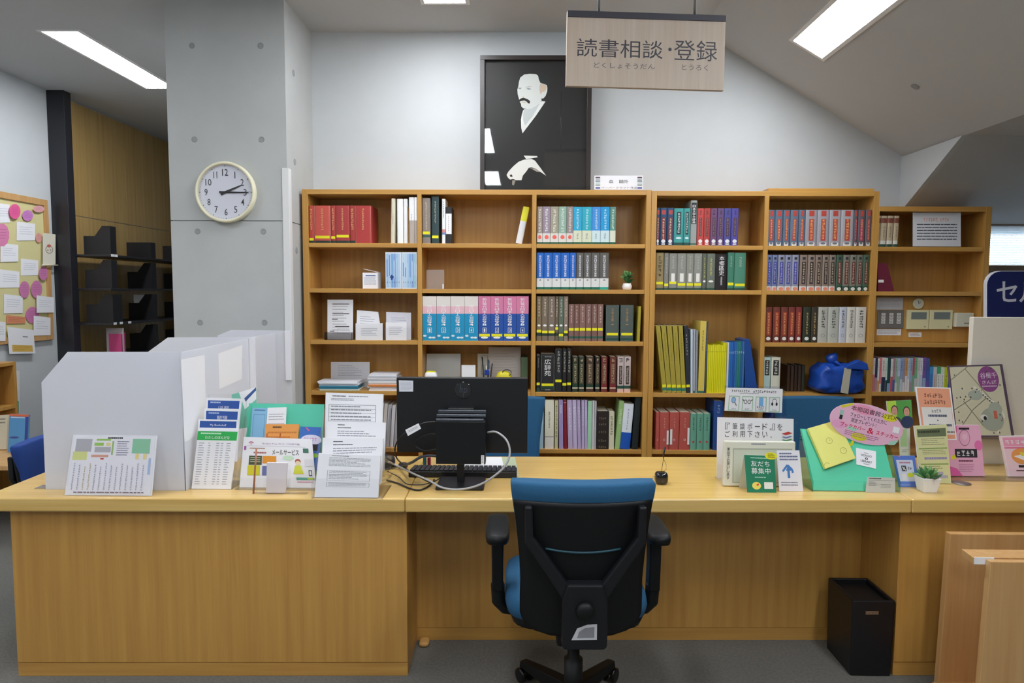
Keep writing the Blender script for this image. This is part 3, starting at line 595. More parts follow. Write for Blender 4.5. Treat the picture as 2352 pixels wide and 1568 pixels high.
for a,c,k,ink,kind in ((138,180,'#6f7da6','#3a3f9a',0),(182,225,'#717fa8','#3a3f9a',0),(228,282,'#8d90a6','#3f43a0',0),(284,336,'#8b90aa','#3f43a0',0),(338,391,'#9194aa','#3f43a0',0),(399,459,'#8c7a70','#3a2c28',1),(462,519,'#8f7d73','#3a2c28',1),(522,573,'#8a786c','#3a2c28',1),(576,628,'#8a7a6e','#3a2c28',1),(630,681,'#83766a','#3a2c28',1),(685,735,'#3c5a48','#6a2f2c',2),(738,791,'#7c776c','#6a2f2c',2),(793,844,'#7c7a6c','#6a3030',2),(846,892,'#6f7264','#6a3030',2),(895,941,'#46604c','#6a3030',2)):
    book(zr(a),zr(c),zry(562),B2,YK,k,['bluish grey dictionary volume with violet title panel','warm grey dictionary volume with dark brown title panel','greenish grey dictionary volume with maroon title panel'][kind]+', second shelf',['bluish grey','warm grey','greenish grey'][kind]+' dictionary volumes on the second shelf',oval=(601,651,.5,ink),title=(603,649,None),tcol='#d8ccb0',tw=.26,segs=[(656,'#d8d4d0' if kind<2 else '#1f4a38'),(668,k)],extra=lambda s,v,kind=kind:(s.ell(.5,v(662),.33,.05,mat('#e58a6e' if kind<2 else '#e6e2da',.5),12),s.rect(.3,v(590),.7,v(596),INK)),nchar=8)
for i,(a,c) in enumerate(((125,184),(190,247),(252,307),(310,364),(368,416),(425,486),(490,541),(543,619),(621,706),(708,766),(768,836),(838,919))):
    if i<7:
        gr=i>4; k=['#6a3428','#70342a','#6c342a','#74322c','#7c302e','#2e3426','#3a3226'][i]
        book(zr(a),zr(c),705,B3,YK,k,'dark green dictionary with a white shield at its foot, third shelf' if gr else 'reddish brown dictionary with orange title panel, third shelf',('dark green' if gr else 'reddish brown')+' dictionaries on the third shelf',oval=None if gr else (716,770,.55,'#a8442c'),title=(718,768,None),tcol='#d8b878',tw=.26,extra=lambda s,v:s.ell(.5,v(777),.3,.05,WS,8),nchar=8)
    else:
        k=['#b9b8ae','#b8bbb0','#c4c8d4','#d6d2c8','#d4d0c8'][i-7]
        book(zr(a),zr(c),705,B3,YK,k,['greyish','sage grey','bluish white','cream white','cream white with red-edged'][i-7]+' classics volume with double black title, third shelf','classics volumes on the third shelf',title=(712,754,None),tcol='#34342e',tw=.4,nchar=7,extra=lambda s,v:s.ring(.5,v(770),.2,.05,.2,GREYINK,12),D=.17)
for i,(a,c) in enumerate(((111,171),(175,247))):
    book(zr(a),zr(c),820,B4,YK,['#b9d4d0','#d8d6c4'][i],['pale aqua','pale ivory'][i]+' volume with black title block on the fourth shelf','pair of pale volumes',oval=(827,862,.62,'#1b1b1c'),title=(829,860,None),tcol='#e8e8e0',tw=.4,nchar=5,D=.17)
for i in range(5): book(1808+i*8.4,1815.5+i*8.4,838+(i%2)*2,B4,YK+.09,['#3c2a20','#45301f','#33261e','#3d2c22','#2d3324'][i],'dark brown old book pushed to the back beside the blue bag','dark books at the back',D=.13)
# --- sixth bay
for i,(a,c) in enumerate(((1003,1023),(1026,1073),(1076,1123),(1126,1166))):
    book(zr(a)+.5,zr(c),zry(257),B1b-.004,YK,'#b9a88c','cream volume with brown band near its head beside the notice','cream volumes by the notice',lean=1.6,segs=[(zry(275),'#7a4434'),(zry(312),'#b9a88c'),(551,'#d8d4cc'),(559,'#24483a')],title=(520,545,None),tcol='#7a6a50',tw=.3,nchar=4)
b=MB(); q=[ay(2016,605,YK),ay(2038,604,YK),ay(2054,667,YK),ay(2017,668,YK)]; q[2].z=q[3].z=B2-.003
b.slab([q[0],q[3],q[2],q[1]],(0,.03,0),mat('#6a1f34',.5),None); o=b.top('book','maroon hardback propped cover-outward against the side panel','book')
s=Sheet(q[0],q[1],q[2],q[3]); s.rect(.02,.58,.42,.68,WS); s.mb.part('cover_label',o)
pal=['#d8ccd0','#2c3350','#e4e0dc','#d87a80','#dcd4cc','#c8dcd0','#24484a','#e8e4de','#b08a94','#9ab8a0','#c4cce0','#8ba2cc','#a99aa4','#d99a58','#c2d2d8','#9cb0d0','#c85a5a','#7ab890','#d0d8cc','#e4dce4','#7a5aa6','#4a62a8']
GN=['dusty pink','midnight blue','off-white','coral','wide warm grey','pale mint','dark teal','ivory white','mauve brown','sage','pale periwinkle','cornflower','mauve grey','orange','icy blue','soft blue','tomato red','spring green','greyish green','lilac white','purple','indigo blue']
x=2004.5
for i,k in enumerate(pal):
    wdt=[5,5.5,4,5,9,4,7,5,5,5,6,6,5,5.5,5,6,4.5,6,6,6,8,7][i]*1.0
    book(x,x+wdt,822+[0,0,1,0,-1,0,0,2,0,0,1,0,0,0,1,0,0,0,0,0,-1,1][i],B4c,YK,k,GN[i]+' slim guide booklet in the tight row on the fourth shelf','slim guide booklets',segs=[(860+(i*7)%22,pal[(i*5+3)%22])],title=(828,852,None),tcol='#4a4a58',tw=.4,nchar=5,D=.17,rnd=False); x+=wdt+.2
for i,k in enumerate(('#4a9ad0','#d8d4d8','#4ab070','#e6ecd8','#d6e014')):
    book(x,x+8.4,842+i*.4,B4c,YK,k,['sky blue','greyish white','leaf green','ivory','acid yellow'][i]+' short guide booklet beside the slim booklets','short guide booklets',segs=[(858,['#4a86d0','#e0c8c0','#f0f2ee','#f4f4ee','#d6e014'][i])],D=.15,rnd=False,title=(862,890,None),tcol='#506070',tw=.3,nchar=4); x+=8.7
b=MB(); q=[ay(2178,870,YK),ay(2181,869,YK),ay(2192,901,YK),ay(2178,901,YK)]; q[2].z=q[3].z=B4c
b.slab([q[0],q[3],q[2],q[1]],(0,.14,0),mat('#1f62c4',.4)); b.top('bookend','blue wedge-shaped bookend holding the short guide booklets','bookend')
# ================================================================ task chairs (sitter faces local +Y)
PLA=mat('#0d0e10',.5,bump=.05,gscale=300,spec=.3); PLB=mat('#15161a',.42,spec=.35); TEAL=mat('#15404c',.5)
def yb(x,z): return -.215-.1*(z-.45)+.75*x*x
def skin(b,rows,front,back,m,nu=12):
    """closed curved slab: rows = [(z, half width)]; front/back give y for (x, z)"""
    R=[]
    for z,hw in rows:
        xs=[hw*(-1+2*j/nu) for j in range(nu+1)]
        R.append([(x,back(x,z),z) for x in xs]+[(x,front(x,z),z) for x in xs[::-1]])
    b.loft(R,m,smooth=True)
def make_chair(label,loc,rz,cush,detailed=True,arms=True):
    t=thing('task_chair',label,'chair',loc,rz)
    K=.001358
    def lx(px): return (px-1337)*K
    def lz(py): return .945-(py-1113)*K
    b=MB(); skin(b,[(.50,.185),(.505,.198),(.6,.2),(.7,.203),(.8,.214),(.9,.228),(.935,.232),(.945,.228)],lambda x,z:yb(x,z)+.045-.02*abs(x/.23)**6,lambda x,z:yb(x,z)-(.022 if z>.885 else 0)+(.0 if z<.94 else .008),cush); b.part('back_cushion',t,local=True)
    b=MB(); skin(b,[(.43,.10),(.442,.15),(.46,.185),(.50,.2),(.56,.2),(.62,.198),(.70,.203),(.80,.213),(.87,.222),(.886,.222)],lambda x,z:yb(x,z)+.004,lambda x,z:yb(x,z)-.02-.006*(1-(x/.24)**2),PLA); b.part('back_shell',t,local=True)
    yf=-.292
    b=MB()
    for s in (1,-1):
        def P(px,py): return (s*(px-1340)*K+.004,yf,lz(py))
        pts=[(1199,1163),(1217,1163),(1220,1236),(1300,1346),(1302,1395),(1288,1384),(1256,1334),(1200,1250)]
        pts=[P(*p) for p in pts]; b.slab(pts if s>0 else pts[::-1],(0,.03,0),PLB)
    pl=[(1298,1344),(1382,1344),(1393,1386),(1393,1494),(1386,1500),(1294,1500),(1287,1494),(1287,1386)]
    b.slab([((p[0]-1340)*K+.004,yf-.012,lz(p[1])) for p in pl][::-1],(0,.045,0),PLB); b.part('y_frame',t,local=True,bevel=.006)
    b=MB(); b.tube([(x,yb(x,lz(1277-500*x*x))-.028,lz(1277-500*x*x)) for x in [-.12+.02*i for i in range(13)]],.004,TEAL,6); b.part('panel_trim',t,local=True)
    b=MB(); b.lathe((.004,yf-.012,lz(1404)),[(.030,0),(.030,.012),(.026,.02),(.015,.025),(.001,.026)],PLA,20,(0,-1,0)); b.part('tension_knob',t,local=True)
    if detailed:
        b=MB(); q=[(1311,1437),(1324,1446),(1340,1440),(1368,1438),(1368,1474),(1306,1476)]; q=[((p[0]-1340)*K+.004,yf-.0128,lz(p[1])) for p in ((1309,1475),(1368,1474),(1368,1437),(1345,1438),(1322,1447))]
        b.slab(q,(0,.0006,0),mat('#c8c8cc',.4)); st=b.part('sticker',t,local=True); c=MB(); q=[((p[0]-1340)*K+.004,yf-.0132,lz(p[1])) for p in ((1322,1470),(1362,1469),(1362,1443),(1340,1446),(1326,1455))]; c.poly(q,mat('#85858c',.5)); c.part('print',st,local=True)
    b=MB(); b.blob((0,.055,.475),.25,.235,.045,cush,32,10,.42); b.part('seat_cushion',t,local=True)
    b=MB(); b.blob((0,.05,.435),.235,.225,.03,PLA,28,8,.4); b.part('seat_pan',t,local=True)
    b=MB(); b.box(-.055,.055,-.27,-.17,.40,.46,PLA); b.box(-.075,.075,-.18,.12,.36,.42,PLA); b.part('mechanism',t,local=True,bevel=.012)
    for s in (-1,1) if arms else ():
        b=MB(); b.blob((s*.275,-.03,.715),.042,.13,.022,PLA,20,8,.5); arm=b.part('armrest',t,local=True)
        b=MB(); b.loft([[(s*.275+x*a,y0+y*c,z) for x,y in ((-1,-1),(1,-1),(1,1),(-1,1))] for z,a,c,y0 in ((.70,.022,.03,-.04),(.6,.02,.03,-.04),(.5,.02,.032,-.03))],PLA)
        b.tube([(s*.275,-.03,.52),(s*.272,-.03,.455),(s*.25,-.02,.425),(s*.2,-.01,.41),(s*.06,0,.405)],[.026,.026,.024,.022,.02],PLA,10); b.part('arm_post',t,local=True,bevel=.006)
    b=MB(); b.lathe((0,0,.085),[(.034,0),(.034,.14),(.022,.142),(.022,.3)],BLACK,18); b.part('gas_lift',t,local=True)
    for i in range(5):
        a=math.pi/2+2*math.pi*(i+.5)/5; d=V((math.cos(a),math.sin(a),0)); n=V((-d.y,d.x,0)); up=V((0,0,1))
        b=MB(); b.loft([[d*r+n*wd+up*z0,d*r-n*wd+up*z0,d*r-n*wd*.8+up*z1,d*r+n*wd*.8+up*z1] for r,wd,z0,z1 in ((.02,.03,.075,.13),(.15,.026,.065,.11),(.3,.02,.06,.085))],PLA)
        b.part('leg',t,local=True,bevel=.004)
        b=MB(); c=d*.29; 
        for s in (-1,1): b.lathe(c+n*.012*s+up*.03,[(.02,-.0),(.03,.002),(.03,.014),(.02,.017)],BLACKG,16,n*s)
        b.lathe(c+up*.03,[(.008,0),(.008,.045)],PLA,8); b.part('caster',t,local=True)
    return t
ch=make_chair('black-backed office chair with blue seat pushed up to the counter knee space',(.196,2.385,0),.02,BLUEF)
st=make_chair('blue staff chair behind the monitor, facing the counter from the bookcase side',(-.105,3.66,0),math.pi-.06,BLUEF,False,False)
copy_tree(st,(1.70,3.72,0),math.pi+.05,'blue staff chair behind the writing board sign, in front of the bookcases')
nv=make_chair('navy blue chair with casters beside the frosted desk partitions',(-2.12,3.25,0),-math.pi/2,NAVYF,False,False); nv.scale=(.88,.88,.88)
# ================================================================ portrait, name card, clock, hanging sign
zp=ZA; YP=4.4
tP=thing('framed_portrait','black framed paper-cut portrait of a moustached man standing on the bookcase','portrait',(.09,YP,zp))
x0=ay(1103,280,YP).x; x1=ay(1358,280,YP).x; z1=ay(1230,128,YP).z; fw=.028
FR=mat('#2b2422',.35)
for bx in ((x0,x0+fw,zp+fw,z1-fw),(x1-fw,x1,zp+fw,z1-fw),(x0,x1,z1-fw,z1),(x0,x1,zp,zp+fw)): b=MB(); b.box(bx[0],bx[1],YP-.012,YP+.03,bx[2],bx[3],FR); b.part('frame_rail',tP,bevel=.0015)
b=MB(); b.box(x0+.01,x1-.01,YP+.015,YP+.025,zp+.01,z1-.01,mat('#1b1b1b',.5)); bk=b.part('backing',tP)
s=Sheet((x0,YP+.015,z1),(x1,YP+.015,z1),(x1,YP+.015,zp),(x0,YP+.015,zp)); s.base=.001
zP=lambda L:[(1090+x/4.9,120+y/4.9) for x,y in L]
FACE=mat('#e2e6e2',.7); NECK=mat('#ced4d4',.7); WHT=mat('#f2f4f0',.7); PEACH=mat('#d8c2ae',.7)
def pp(L,m): s.ppoly(zP(L)[::1],m)
pp([(760,550),(798,555),(690,715),(540,912),(525,850),(522,760),(532,700),(548,650)],WHT)
pp([(556,640),(640,634),(740,570),(655,720),(568,825),(546,760),(546,700)],NECK)
pp([(500,330),(515,285),(560,250),(620,243),(690,246),(715,265),(725,310),(740,345),(790,360),(812,370),(820,400),(818,440),(800,490),(775,520),(750,520),(755,545),(735,565),(700,600),(640,632),(590,636),(550,632),(527,612),(522,580),(508,560),(505,545),(497,515),(485,470),(482,420),(490,395),(495,370)],FACE)
pp([(738,352),(800,366),(815,400),(795,440),(760,450),(742,475),(728,420)],PEACH)
pp([(715,262),(760,258),(808,300),(815,365),(790,360),(740,345),(722,300)],mat('#20282a',.7))
pp([(497,540),(520,520),(550,512),(590,525),(625,548),(622,577),(602,577),(588,557),(560,542),(530,547),(505,557)],mat('#23211f',.7))
for e in ([(490,408),(512,402),(530,410),(512,417)],[(580,410),(610,404),(642,414),(610,422)]): pp(e,mat('#8d979a',.7))
for e in ([(487,398),(530,396),(530,400),(487,403)],[(575,392),(630,382),(642,392),(630,388),(575,398)]): pp(e,mat('#a8aaa6',.7))
pp([(527,500),(548,497),(570,508),(548,512)],PEACH); pp([(520,560),(560,556),(590,566),(560,572)],PEACH)
pp([(553,1162),(700,1168),(712,1180),(640,1195),(580,1202)],WHT)
pp([(360,1380),(380,1345),(410,1310),(450,1270),(500,1230),(560,1208),(640,1200),(680,1220),(740,1300),(806,1390),(740,1345),(690,1310),(640,1295),(610,1300),(580,1345),(545,1385),(528,1440),(470,1440),(435,1425),(400,1432),(375,1410)],WHT)
pp([(395,1380),(420,1375),(430,1400),(405,1405)],mat('#3a3634',.7)); pp([(425,1440),(464,1440),(442,1498),(422,1490)],mat('#9a948a',.7))
pp([(612,1302),(690,1312),(742,1346),(700,1345),(640,1310)],mat('#b8aca4',.7))
s.mb.part('paper_cutout',bk)
b=MB(); b.box(x0+fw-.004,x1-fw+.004,YP-.003,YP-.001,zp+fw-.004,z1-fw+.004,clear('picture_glass','#fafafa',ior=1.5)); b.part('glass_pane',tP)
s_=lambda s:(s.text(.30,.30,.39,.56,'森',INK,.01),s.text(.51,.30,.70,.56,'鷗外',INK,.01),s.text(.14,.80,.88,.95,'ペーパークラフト作品',mat('#3f4258',.6)),
  [s.rect(a,y,c,y+.1,mat(k,.6)) for a,c in ((.025,.12),(.885,.98)) for y,k in ((.1,'#5a4048'),(.24,'#b8c0bc'),(.36,'#8d98a8'),(.5,'#cfd8d4'),(.64,'#9aa6a0'),(.84,'#2c4a9a'))])
card('name_card','white name card standing on the bookcase beside the portrait','name card',quad(1365,403,1477,435),PAPER,.002,s_,plane=Pl((0,YS+.03,0),(0,-1,0)))
# clock
cC=ay(523,443,YC); RC=.174
t=thing('wall_clock','round white wall clock with black numerals on the concrete column','clock',(cC.x,YC,cC.z-RC))
b=MB(); b.lathe((cC.x,YC+.002,cC.z),[(RC-.004,0),(RC,.012),(RC,.04),(RC-.006,.047),(RC-.016,.045),(RC-.018,.03)],mat('#e4dfc4',.35),48,(0,-1,0),caps=False); b.part('rim',t)
b=MB(); b.lathe((cC.x,YC,cC.z),[(RC-.01,.002),(RC-.01,.028)],mat('#e4e6f2',.4),48,(0,-1,0),smooth=False); fc=b.part('dial',t)
yD=YC-.0282; s=Sheet((cC.x-RC,yD,cC.z+RC),(cC.x+RC,yD,cC.z+RC),(cC.x+RC,yD,cC.z-RC),(cC.x-RC,yD,cC.z-RC))
NI=mat('#2c2f3c',.5)
for h in range(1,13):
    a=2*math.pi*h/12; cx=.5+.325*math.sin(a); cy=.5-.325*math.cos(a); wd=.05 if h>9 else .026
    if h==1: wd=.008
    if h==11: wd=.03
    s.text(cx-wd,cy-.055,cx+wd,cy+.055,str(h),NI,.004)
for k in range(60):
    a=2*math.pi*k/60; r=.008 if k%5==0 else .0042; s.k=14; s.ell(.5+.43*math.sin(a),.5-.43*math.cos(a),r,r,NI,8)
s.mb.part('numerals',fc)
def hand(nm,ang,L,T,wd,d):
    b=MB(); u=V((math.sin(ang),0,math.cos(ang))); w_=V((math.cos(ang),0,-math.sin(ang))); c=V((cC.x,YC-d,cC.z))
    b.slab([c-u*T-w_*wd,c-u*T+w_*wd,c+u*L+w_*wd*.35,c+u*L-w_*wd*.35][::-1],(0,-.0015,0),mat('#1d1a1c',.4)); b.part(nm,t)
hand('hour_hand',math.radians(67),.10,.03,.008,.031); hand('minute_hand',math.radians(91),.135,.035,.006,.033); hand('second_hand',math.radians(89.5),.15,.03,.0015,.035)
b=MB(); b.lathe((cC.x,YC,cC.z),[(RC-.017,.041),(RC-.017,.0425)],clear('clock_glass','#fbfbfb'),48,(0,-1,0),smooth=False); b.part('glass_cover',t)
# hanging sign
pl=Pl(ay(1485,116,3.0),Matrix.Rotation(.069,3,'Z')@V((0,-1,0)))
q=[pl.p(1303,25),pl.p(1667,37),pl.p(1662,208),pl.p(1300,197)]
t=thing('hanging_sign','beige wood-look hanging sign for reading advice and registration','sign',(q[3].x*.5+q[2].x*.5,3.0,q[3].z))
SG=wood('sign_laminate','#b7a594','#c6b6a6',2,.5,0,50); b=MB(); b.slab([q[0],q[3],q[2],q[1]],-pl.n*.02,SG); bo=b.part('board',t,bevel=.001)
s=Sheet(*q); s.ptext(1325,88,1522,136,'読書相談',mat('#3a3842',.5),.004); s.ptext(1549,92,1647,142,'登録',mat('#3a3842',.5),.004)
a=s.uv(1539,114); s.ell(a[0],a[1],.011,.024,mat('#3a3842',.5),14); s.ptext(1364,143,1504,160,'どくしょそうだん',mat('#5a5660',.5)); s.ptext(1566,148,1626,163,'とうろく',mat('#5a5660',.5))
s.mb.part('lettering',bo)
b=MB(); r=[pl.p(1304,24),pl.p(1668,36),pl.p(1667,50),pl.p(1304,39)]; b.slab([r[0]+pl.n*.004,r[3]+pl.n*.004,r[2]+pl.n*.004,r[1]+pl.n*.004],-pl.n*.03,mat('#3a3a44',.4)); b.part('top_rail',t,bevel=.001)
for px in (1376,1597):
    p=pl.p(px,30); b=MB(); b.lathe((p.x,p.y+.012,p.z-.005),[(.006,0),(.006,CEIL-p.z+.005 if p.x<XFOLD else .3)],STEEL,12); b.part('rod',t)
# ================================================================ things on the shelves that are not books
def potted(label,c,rp,hp,sc_,pot,leafs,cat='plant',nl=16,leafm=None,seed=1):
    r=random.Random(seed); t=thing('potted_plant',label,cat,c); c=V(c)
    b=MB()
    if pot=='round': b.lathe(c,[(rp*.75,0),(rp*.95,hp*.25),(rp,hp*.6),(rp*.8,hp*.92),(rp*.86,hp),(rp*.7,hp),(rp*.68,hp*.85)],WHITE,20)
    else: b.loft([[c+V((x*rp*k,y*rp*k,z)) for x,y in ((-1,-1),(1,-1),(1,1),(-1,1))] for k,z in ((.72,0),(1,hp),(.9,hp),(.88,hp*.85))],WHITE)
    b.part('pot',t,bevel=.002)
    me=None; gm=[mat('#3f7a44',.5),mat('#6a9a58',.5),mat('#2f6238',.5)]
    base=c+V((0,0,hp*.9)); ms=[]
    for k in range(3):
        b=MB(); L=sc_; pts=[(0,.0),(.35,.3),(.7,.26),(1,0)]
        if leafs=='fat':
            b.blob((L*.5,0,0),L*.5,L*.19,L*.07,gm[k],10,6)
        else:
            up=[(L*x,L*y,L*.25*math.sin(x*2.4)) for x,y in pts]; dn=[(L*x,-L*y,L*.25*math.sin(x*2.4)) for x,y in pts[1:-1][::-1]]
            b.slab(up+dn,(0,0,.0012),gm[k])
        ms.append(b.mesh('leaf'))
    for i in range(nl):
        o=bpy.data.objects.new('leaf',ms[i%3]); COL.objects.link(o); o.parent=t
        a=i*2.4; el=r.uniform(.15,1.35) if leafs!='fat' else .2+1.2*(i/nl)
        h=r.uniform(0,sc_*.9) if leafs!='fat' else 0
        o.location=V((math.cos(a)*rp*.25,math.sin(a)*rp*.25,hp*.9+h)); o.rotation_euler=(r.uniform(-.5,.5),-el,a)
    if leafs!='fat':
        b=MB(); b.tube([base+V((0,0,-.01)),base+V((.003,0,sc_*.6)),base+V((-.003,0,sc_*1.2))],.002,gm[2],6); b.part('stem',t)
    return t
pc=ay(1440,663,YS+.06); potted('small green artificial plant in a round white pot on the second shelf',(pc.x,YS+.06,B2),.030,.04,.045,'round','thin',nl=26,seed=3)
# slipcased set on the second shelf by the column
for i,(a,c) in enumerate(((885.5,922),(923,957.5))):
    b=MB(); X0=ay(a,620,YK).x; X1=ay(c,620,YK).x; Zt=ay(a,579,YK).z
    b.box(X0,X1,YK,YK+.16,B2,Zt,mat('#dfe6f0',.5)); o=b.top('slipcase',['pale blue patterned slipcase with a small dark figure, next to the white box','pale blue patterned slipcase pressed against the upright'][i],'slipcase',bevel=.0008)
    s=Sheet((X0,YK,Zt),(X1,YK,Zt),(X1,YK,B2),(X0,YK,B2)); r=random.Random(i+8)
    for k in range(6):
        kc=r.choice(['#7fb0dc','#a3c6e6','#5f93d0','#bcd4ea','#8ba4d8','#9cc8dc']); s.rect(.05+.15*k,.04,.19+.15*k,.97,mat(kc,.5)); s.rect(.07+.15*k,.04+r.random()*.4,.13+.15*k,.6+r.random()*.2,mat(r.choice(['#6a8fd0','#b9d2ea','#88b8d8']),.5))
        s.scrib(.09+.15*k,.80,.15+.15*k,.86,1,mat('#3a4a6a',.5),r)
    if i==0: s.ell(.4,.68,.12,.04,mat('#24408a',.5)); s.rect(.34,.62,.44,.76,mat('#24408a',.5))
    s.mb.part('print',o)
p0=ay(833,661,YK+.03); p1=ay(868,661,YK+.03); h=ay(833,626,YK+.03).z-B2
t=thing('card_box','small white cardboard box with its lid ajar on the second shelf','box',((p0.x+p1.x)/2,YK+.07,B2))
b=MB(); b.box(p0.x,p1.x,YK+.03,YK+.14,B2,B2+h,PAPER); bo=b.part('body',t,bevel=.001)
s=Sheet((p0.x,YK+.03,B2+h),(p1.x,YK+.03,B2+h),(p1.x,YK+.03,B2),(p0.x,YK+.03,B2)); s.rect(.2,.16,.85,.21,mat('#4a5a9a',.5)); s.lines(.1,.3,.9,.8,6,mat('#b0b4c8',.5),rng); s.mb.part('print',bo)
b=MB(); b.slab([(p0.x+.004,YK+.03,B2+h+.022),(p1.x,YK+.03,B2+h+.002),(p1.x,YK+.14,B2+h+.002),(p0.x+.004,YK+.14,B2+h+.022)],(0,0,.002),PAPER); b.part('lid',t)
t=thing('acrylic_stand','empty clear acrylic stand on the otherwise bare second shelf','stand',(ay(999,658,YK).x,YK+.06,B2))
b=MB(); x0=ay(978,640,YK).x; x1=ay(1019,640,YK).x; zt_=ay(990,619,YK).z; ag=frosted('acrylic_haze','#d8d0cc',.3,.7); b.box(x0,x1,YK+.03,YK+.033,B2,zt_,ag); b.part('back_plate',t); b=MB(); b.box(x0,x1,YK,YK+.033,B2,B2+.003,ag); b.part('foot',t); b=MB(); b.box(x1-.008,x1,YK,YK+.003,B2,B2+.03,WHITE); b.part('clip',t)
# leaflet stands on the third shelf
def holder(label,x0,x1,yt,zb,Y,m,grp='acrylic leaflet holders',hf=.35,dp=.06):
    X0=ay(x0,760,Y).x; X1=ay(x1,760,Y).x; Zt=ay(x0,yt,Y).z; t=thing('leaflet_holder',label,'holder',((X0+X1)/2,Y+dp/2,zb),group=grp)
    for nm,bx in (('back_plate',(X0,X1,Y+dp,Y+dp+.002,zb,Zt)),('front_plate',(X0,X1,Y,Y+.002,zb,zb+(Zt-zb)*hf)),('base',(X0,X1,Y,Y+dp,zb,zb+.003)),('side_plate',(X0,X0+.002,Y,Y+dp,zb,zb+(Zt-zb)*hf)),('side_plate',(X1-.002,X1,Y,Y+dp,zb,zb+(Zt-zb)*hf))):
        b=MB(); b.box(*bx,m); b.part(nm,t)
    return t
holder('clear holder with a rule sheet, third shelf by the column',745,808,700,B3,YK+.004,clear('acrylic_grey','#d4d2d2'),hf=.22)
def rule(s):
    for v,a,c in ((.1,.2,.85),(.34,.2,.85),(.48,.18,.4),(.66,.3,.85),(.78,.1,.28)): s.rect(a,v,c,v+.018,INK)
    s.lines(.2,.16,.85,.9,10,mat('#a4a4a8',.6),rng,fill=.2); s.frame(.4,.72,.85,.86,.006,.004,GREYINK)
card('rule_sheet','printed rule sheet standing upright on the third shelf','sheet',quad(752,688,811,779),PAPER,.002,rule,plane=Pl((0,YK+.03,B3),(0,-1,.06)))
holder('clear holder stuffed with slips in the middle of the third shelf',815,879,712,B3,YK,ACR,hf=.55); holder('clear holder stuffed with slips next to the upright on the third shelf',882,948,708,B3,YK,ACR,hf=.4)
card('paper_slips','folded white slips in the middle holder of the third shelf','slips',[(820,712),(868,716),(878,779),(818,779)],PAPER,.012,lambda s:s.lines(.15,.2,.8,.5,4,GREYINK,rng,fill=.15),plane=Pl((0,YK+.035,B3),(0,-1,.05)))
card('front_slip','white slip with fine print at the front of the middle holder','slips',quad(817,742,879,780),PAPER,.004,lambda s:s.lines(.2,.3,.8,.8,5,mat('#9a9aa6',.6),rng,fill=.25),plane=Pl((0,YK+.006,B3),(0,-1,0)))
card('paper_slips','greyish slips in the holder next to the upright','slips',[(887,716),(944,718),(944,779),(887,779)],mat('#dcdce6',.6),.012,lambda s:s.lines(.2,.2,.8,.6,5,GREYINK,rng,fill=.15),plane=Pl((0,YK+.035,B3),(0,-1,.05)))
card('front_slip','narrow white slip at the front of the holder next to the upright','slips',quad(886,740,934,780),PAPER,.004,lambda s:s.lines(.15,.25,.8,.75,5,mat('#9a9aa6',.6),rng,fill=.25),plane=Pl((0,YK+.006,B3),(0,-1,0)))
# paper stacks on the fourth shelf by the column
card('notice_sheet','printed notice leaning at the back of the fourth shelf by the column','sheet',quad(760,831,849,901),mat('#d9d9de',.6),.003,lambda s:s.lines(.18,.14,.8,.6,7,GREYINK,rng,fill=.18),plane=Pl((0,YK+.16,B4),(0,-1,.05)))
def stack(label,x0,x1,zb,Y,layers,dep=.14,seed=0):
    r=random.Random(seed); t=thing('paper_stack',label,'paper stack',((ay(x0,880,Y).x+ay(x1,880,Y).x)/2,Y+dep/2,zb)); z=zb
    for hh,kc in layers:
        o0=r.uniform(-.008,.008); o1=r.uniform(-.008,.008); b=MB(); X0=ay(x0,880,Y).x+o0; X1=ay(x1,880,Y).x+o1
        b.box(X0,X1,Y+r.uniform(-.006,.008),Y+dep,z,z+hh,mat(kc,.6)); b.part('bundle',t); z+=hh+.0003
stack('stack of white and teal leaflets on the fourth shelf by the column',732,822,B4,YK-.004,[(.006,'#cfcba8'),(.004,'#e8e8e8'),(.012,'#3f94b4'),(.008,'#3a8cae'),(.005,'#e8eaf0'),(.007,'#dfe2ea'),(.006,'#eef0f4'),(.008,'#e2e4ec')],seed=2)
stack('stack of white booklets with an orange layer next to the monitor',846,913,B4,YK,[(.009,'#eceaec'),(.009,'#e4dfe2'),(.009,'#f0eef0'),(.011,'#e0843c'),(.01,'#efe8e4'),(.012,'#e8e8ec'),(.01,'#d2d4dc'),(.012,'#e8e8ee'),(.01,'#c8cad4'),(.01,'#e4e4ea')],seed=5)
# behind the monitor, fourth shelf second bay
card('document','grey document leaning at the back of the fourth shelf behind the monitor','sheet',[(980,812),(1058,812),(1058,903),(978,903)],mat('#c3c6c4',.6),.004,None,plane=Pl((0,YK+.14,B4),(0,-1,.05)))
card('document','bright white sheet standing between documents behind the monitor','sheet',quad(1060,838,1092,903),WHITE,.002,None,plane=Pl((0,YK+.03,B4),(0,-1,.03)))
card('document','beige printed document leaning behind the pen cup','sheet',quad(1122,797,1196,903),mat('#cbc4c0',.6),.004,lambda s:s.lines(.15,.15,.85,.7,8,mat('#a8a2a0',.6),rng,fill=.15),plane=Pl((0,YK+.15,B4),(0,-1,.05)))
card('document','cream framed form leaning behind the pen cup','sheet',quad(1097,812,1123,903),mat('#cfcfc0',.6),.004,lambda s:s.frame(.3,.06,.9,.6,.03,.01,GREYINK),plane=Pl((0,YK+.17,B4),(0,-1,.05)))
b=MB(); x0=ay(1197,850,YK+.1).x; b.box(x0,x0+.042,YK+.1,YK+.2,B4,ay(1200,820,YK+.1).z,mat('#5f7a5c',.5)); b.top('file_box','muted green file box behind the pen cup, by the upright','file box',bevel=.002)
cp=ay(1118,890,YK+.06); t=thing('pen_cup','clear cup of pens with a blue clip on the fourth shelf','cup',(cp.x,YK+.06,B4))
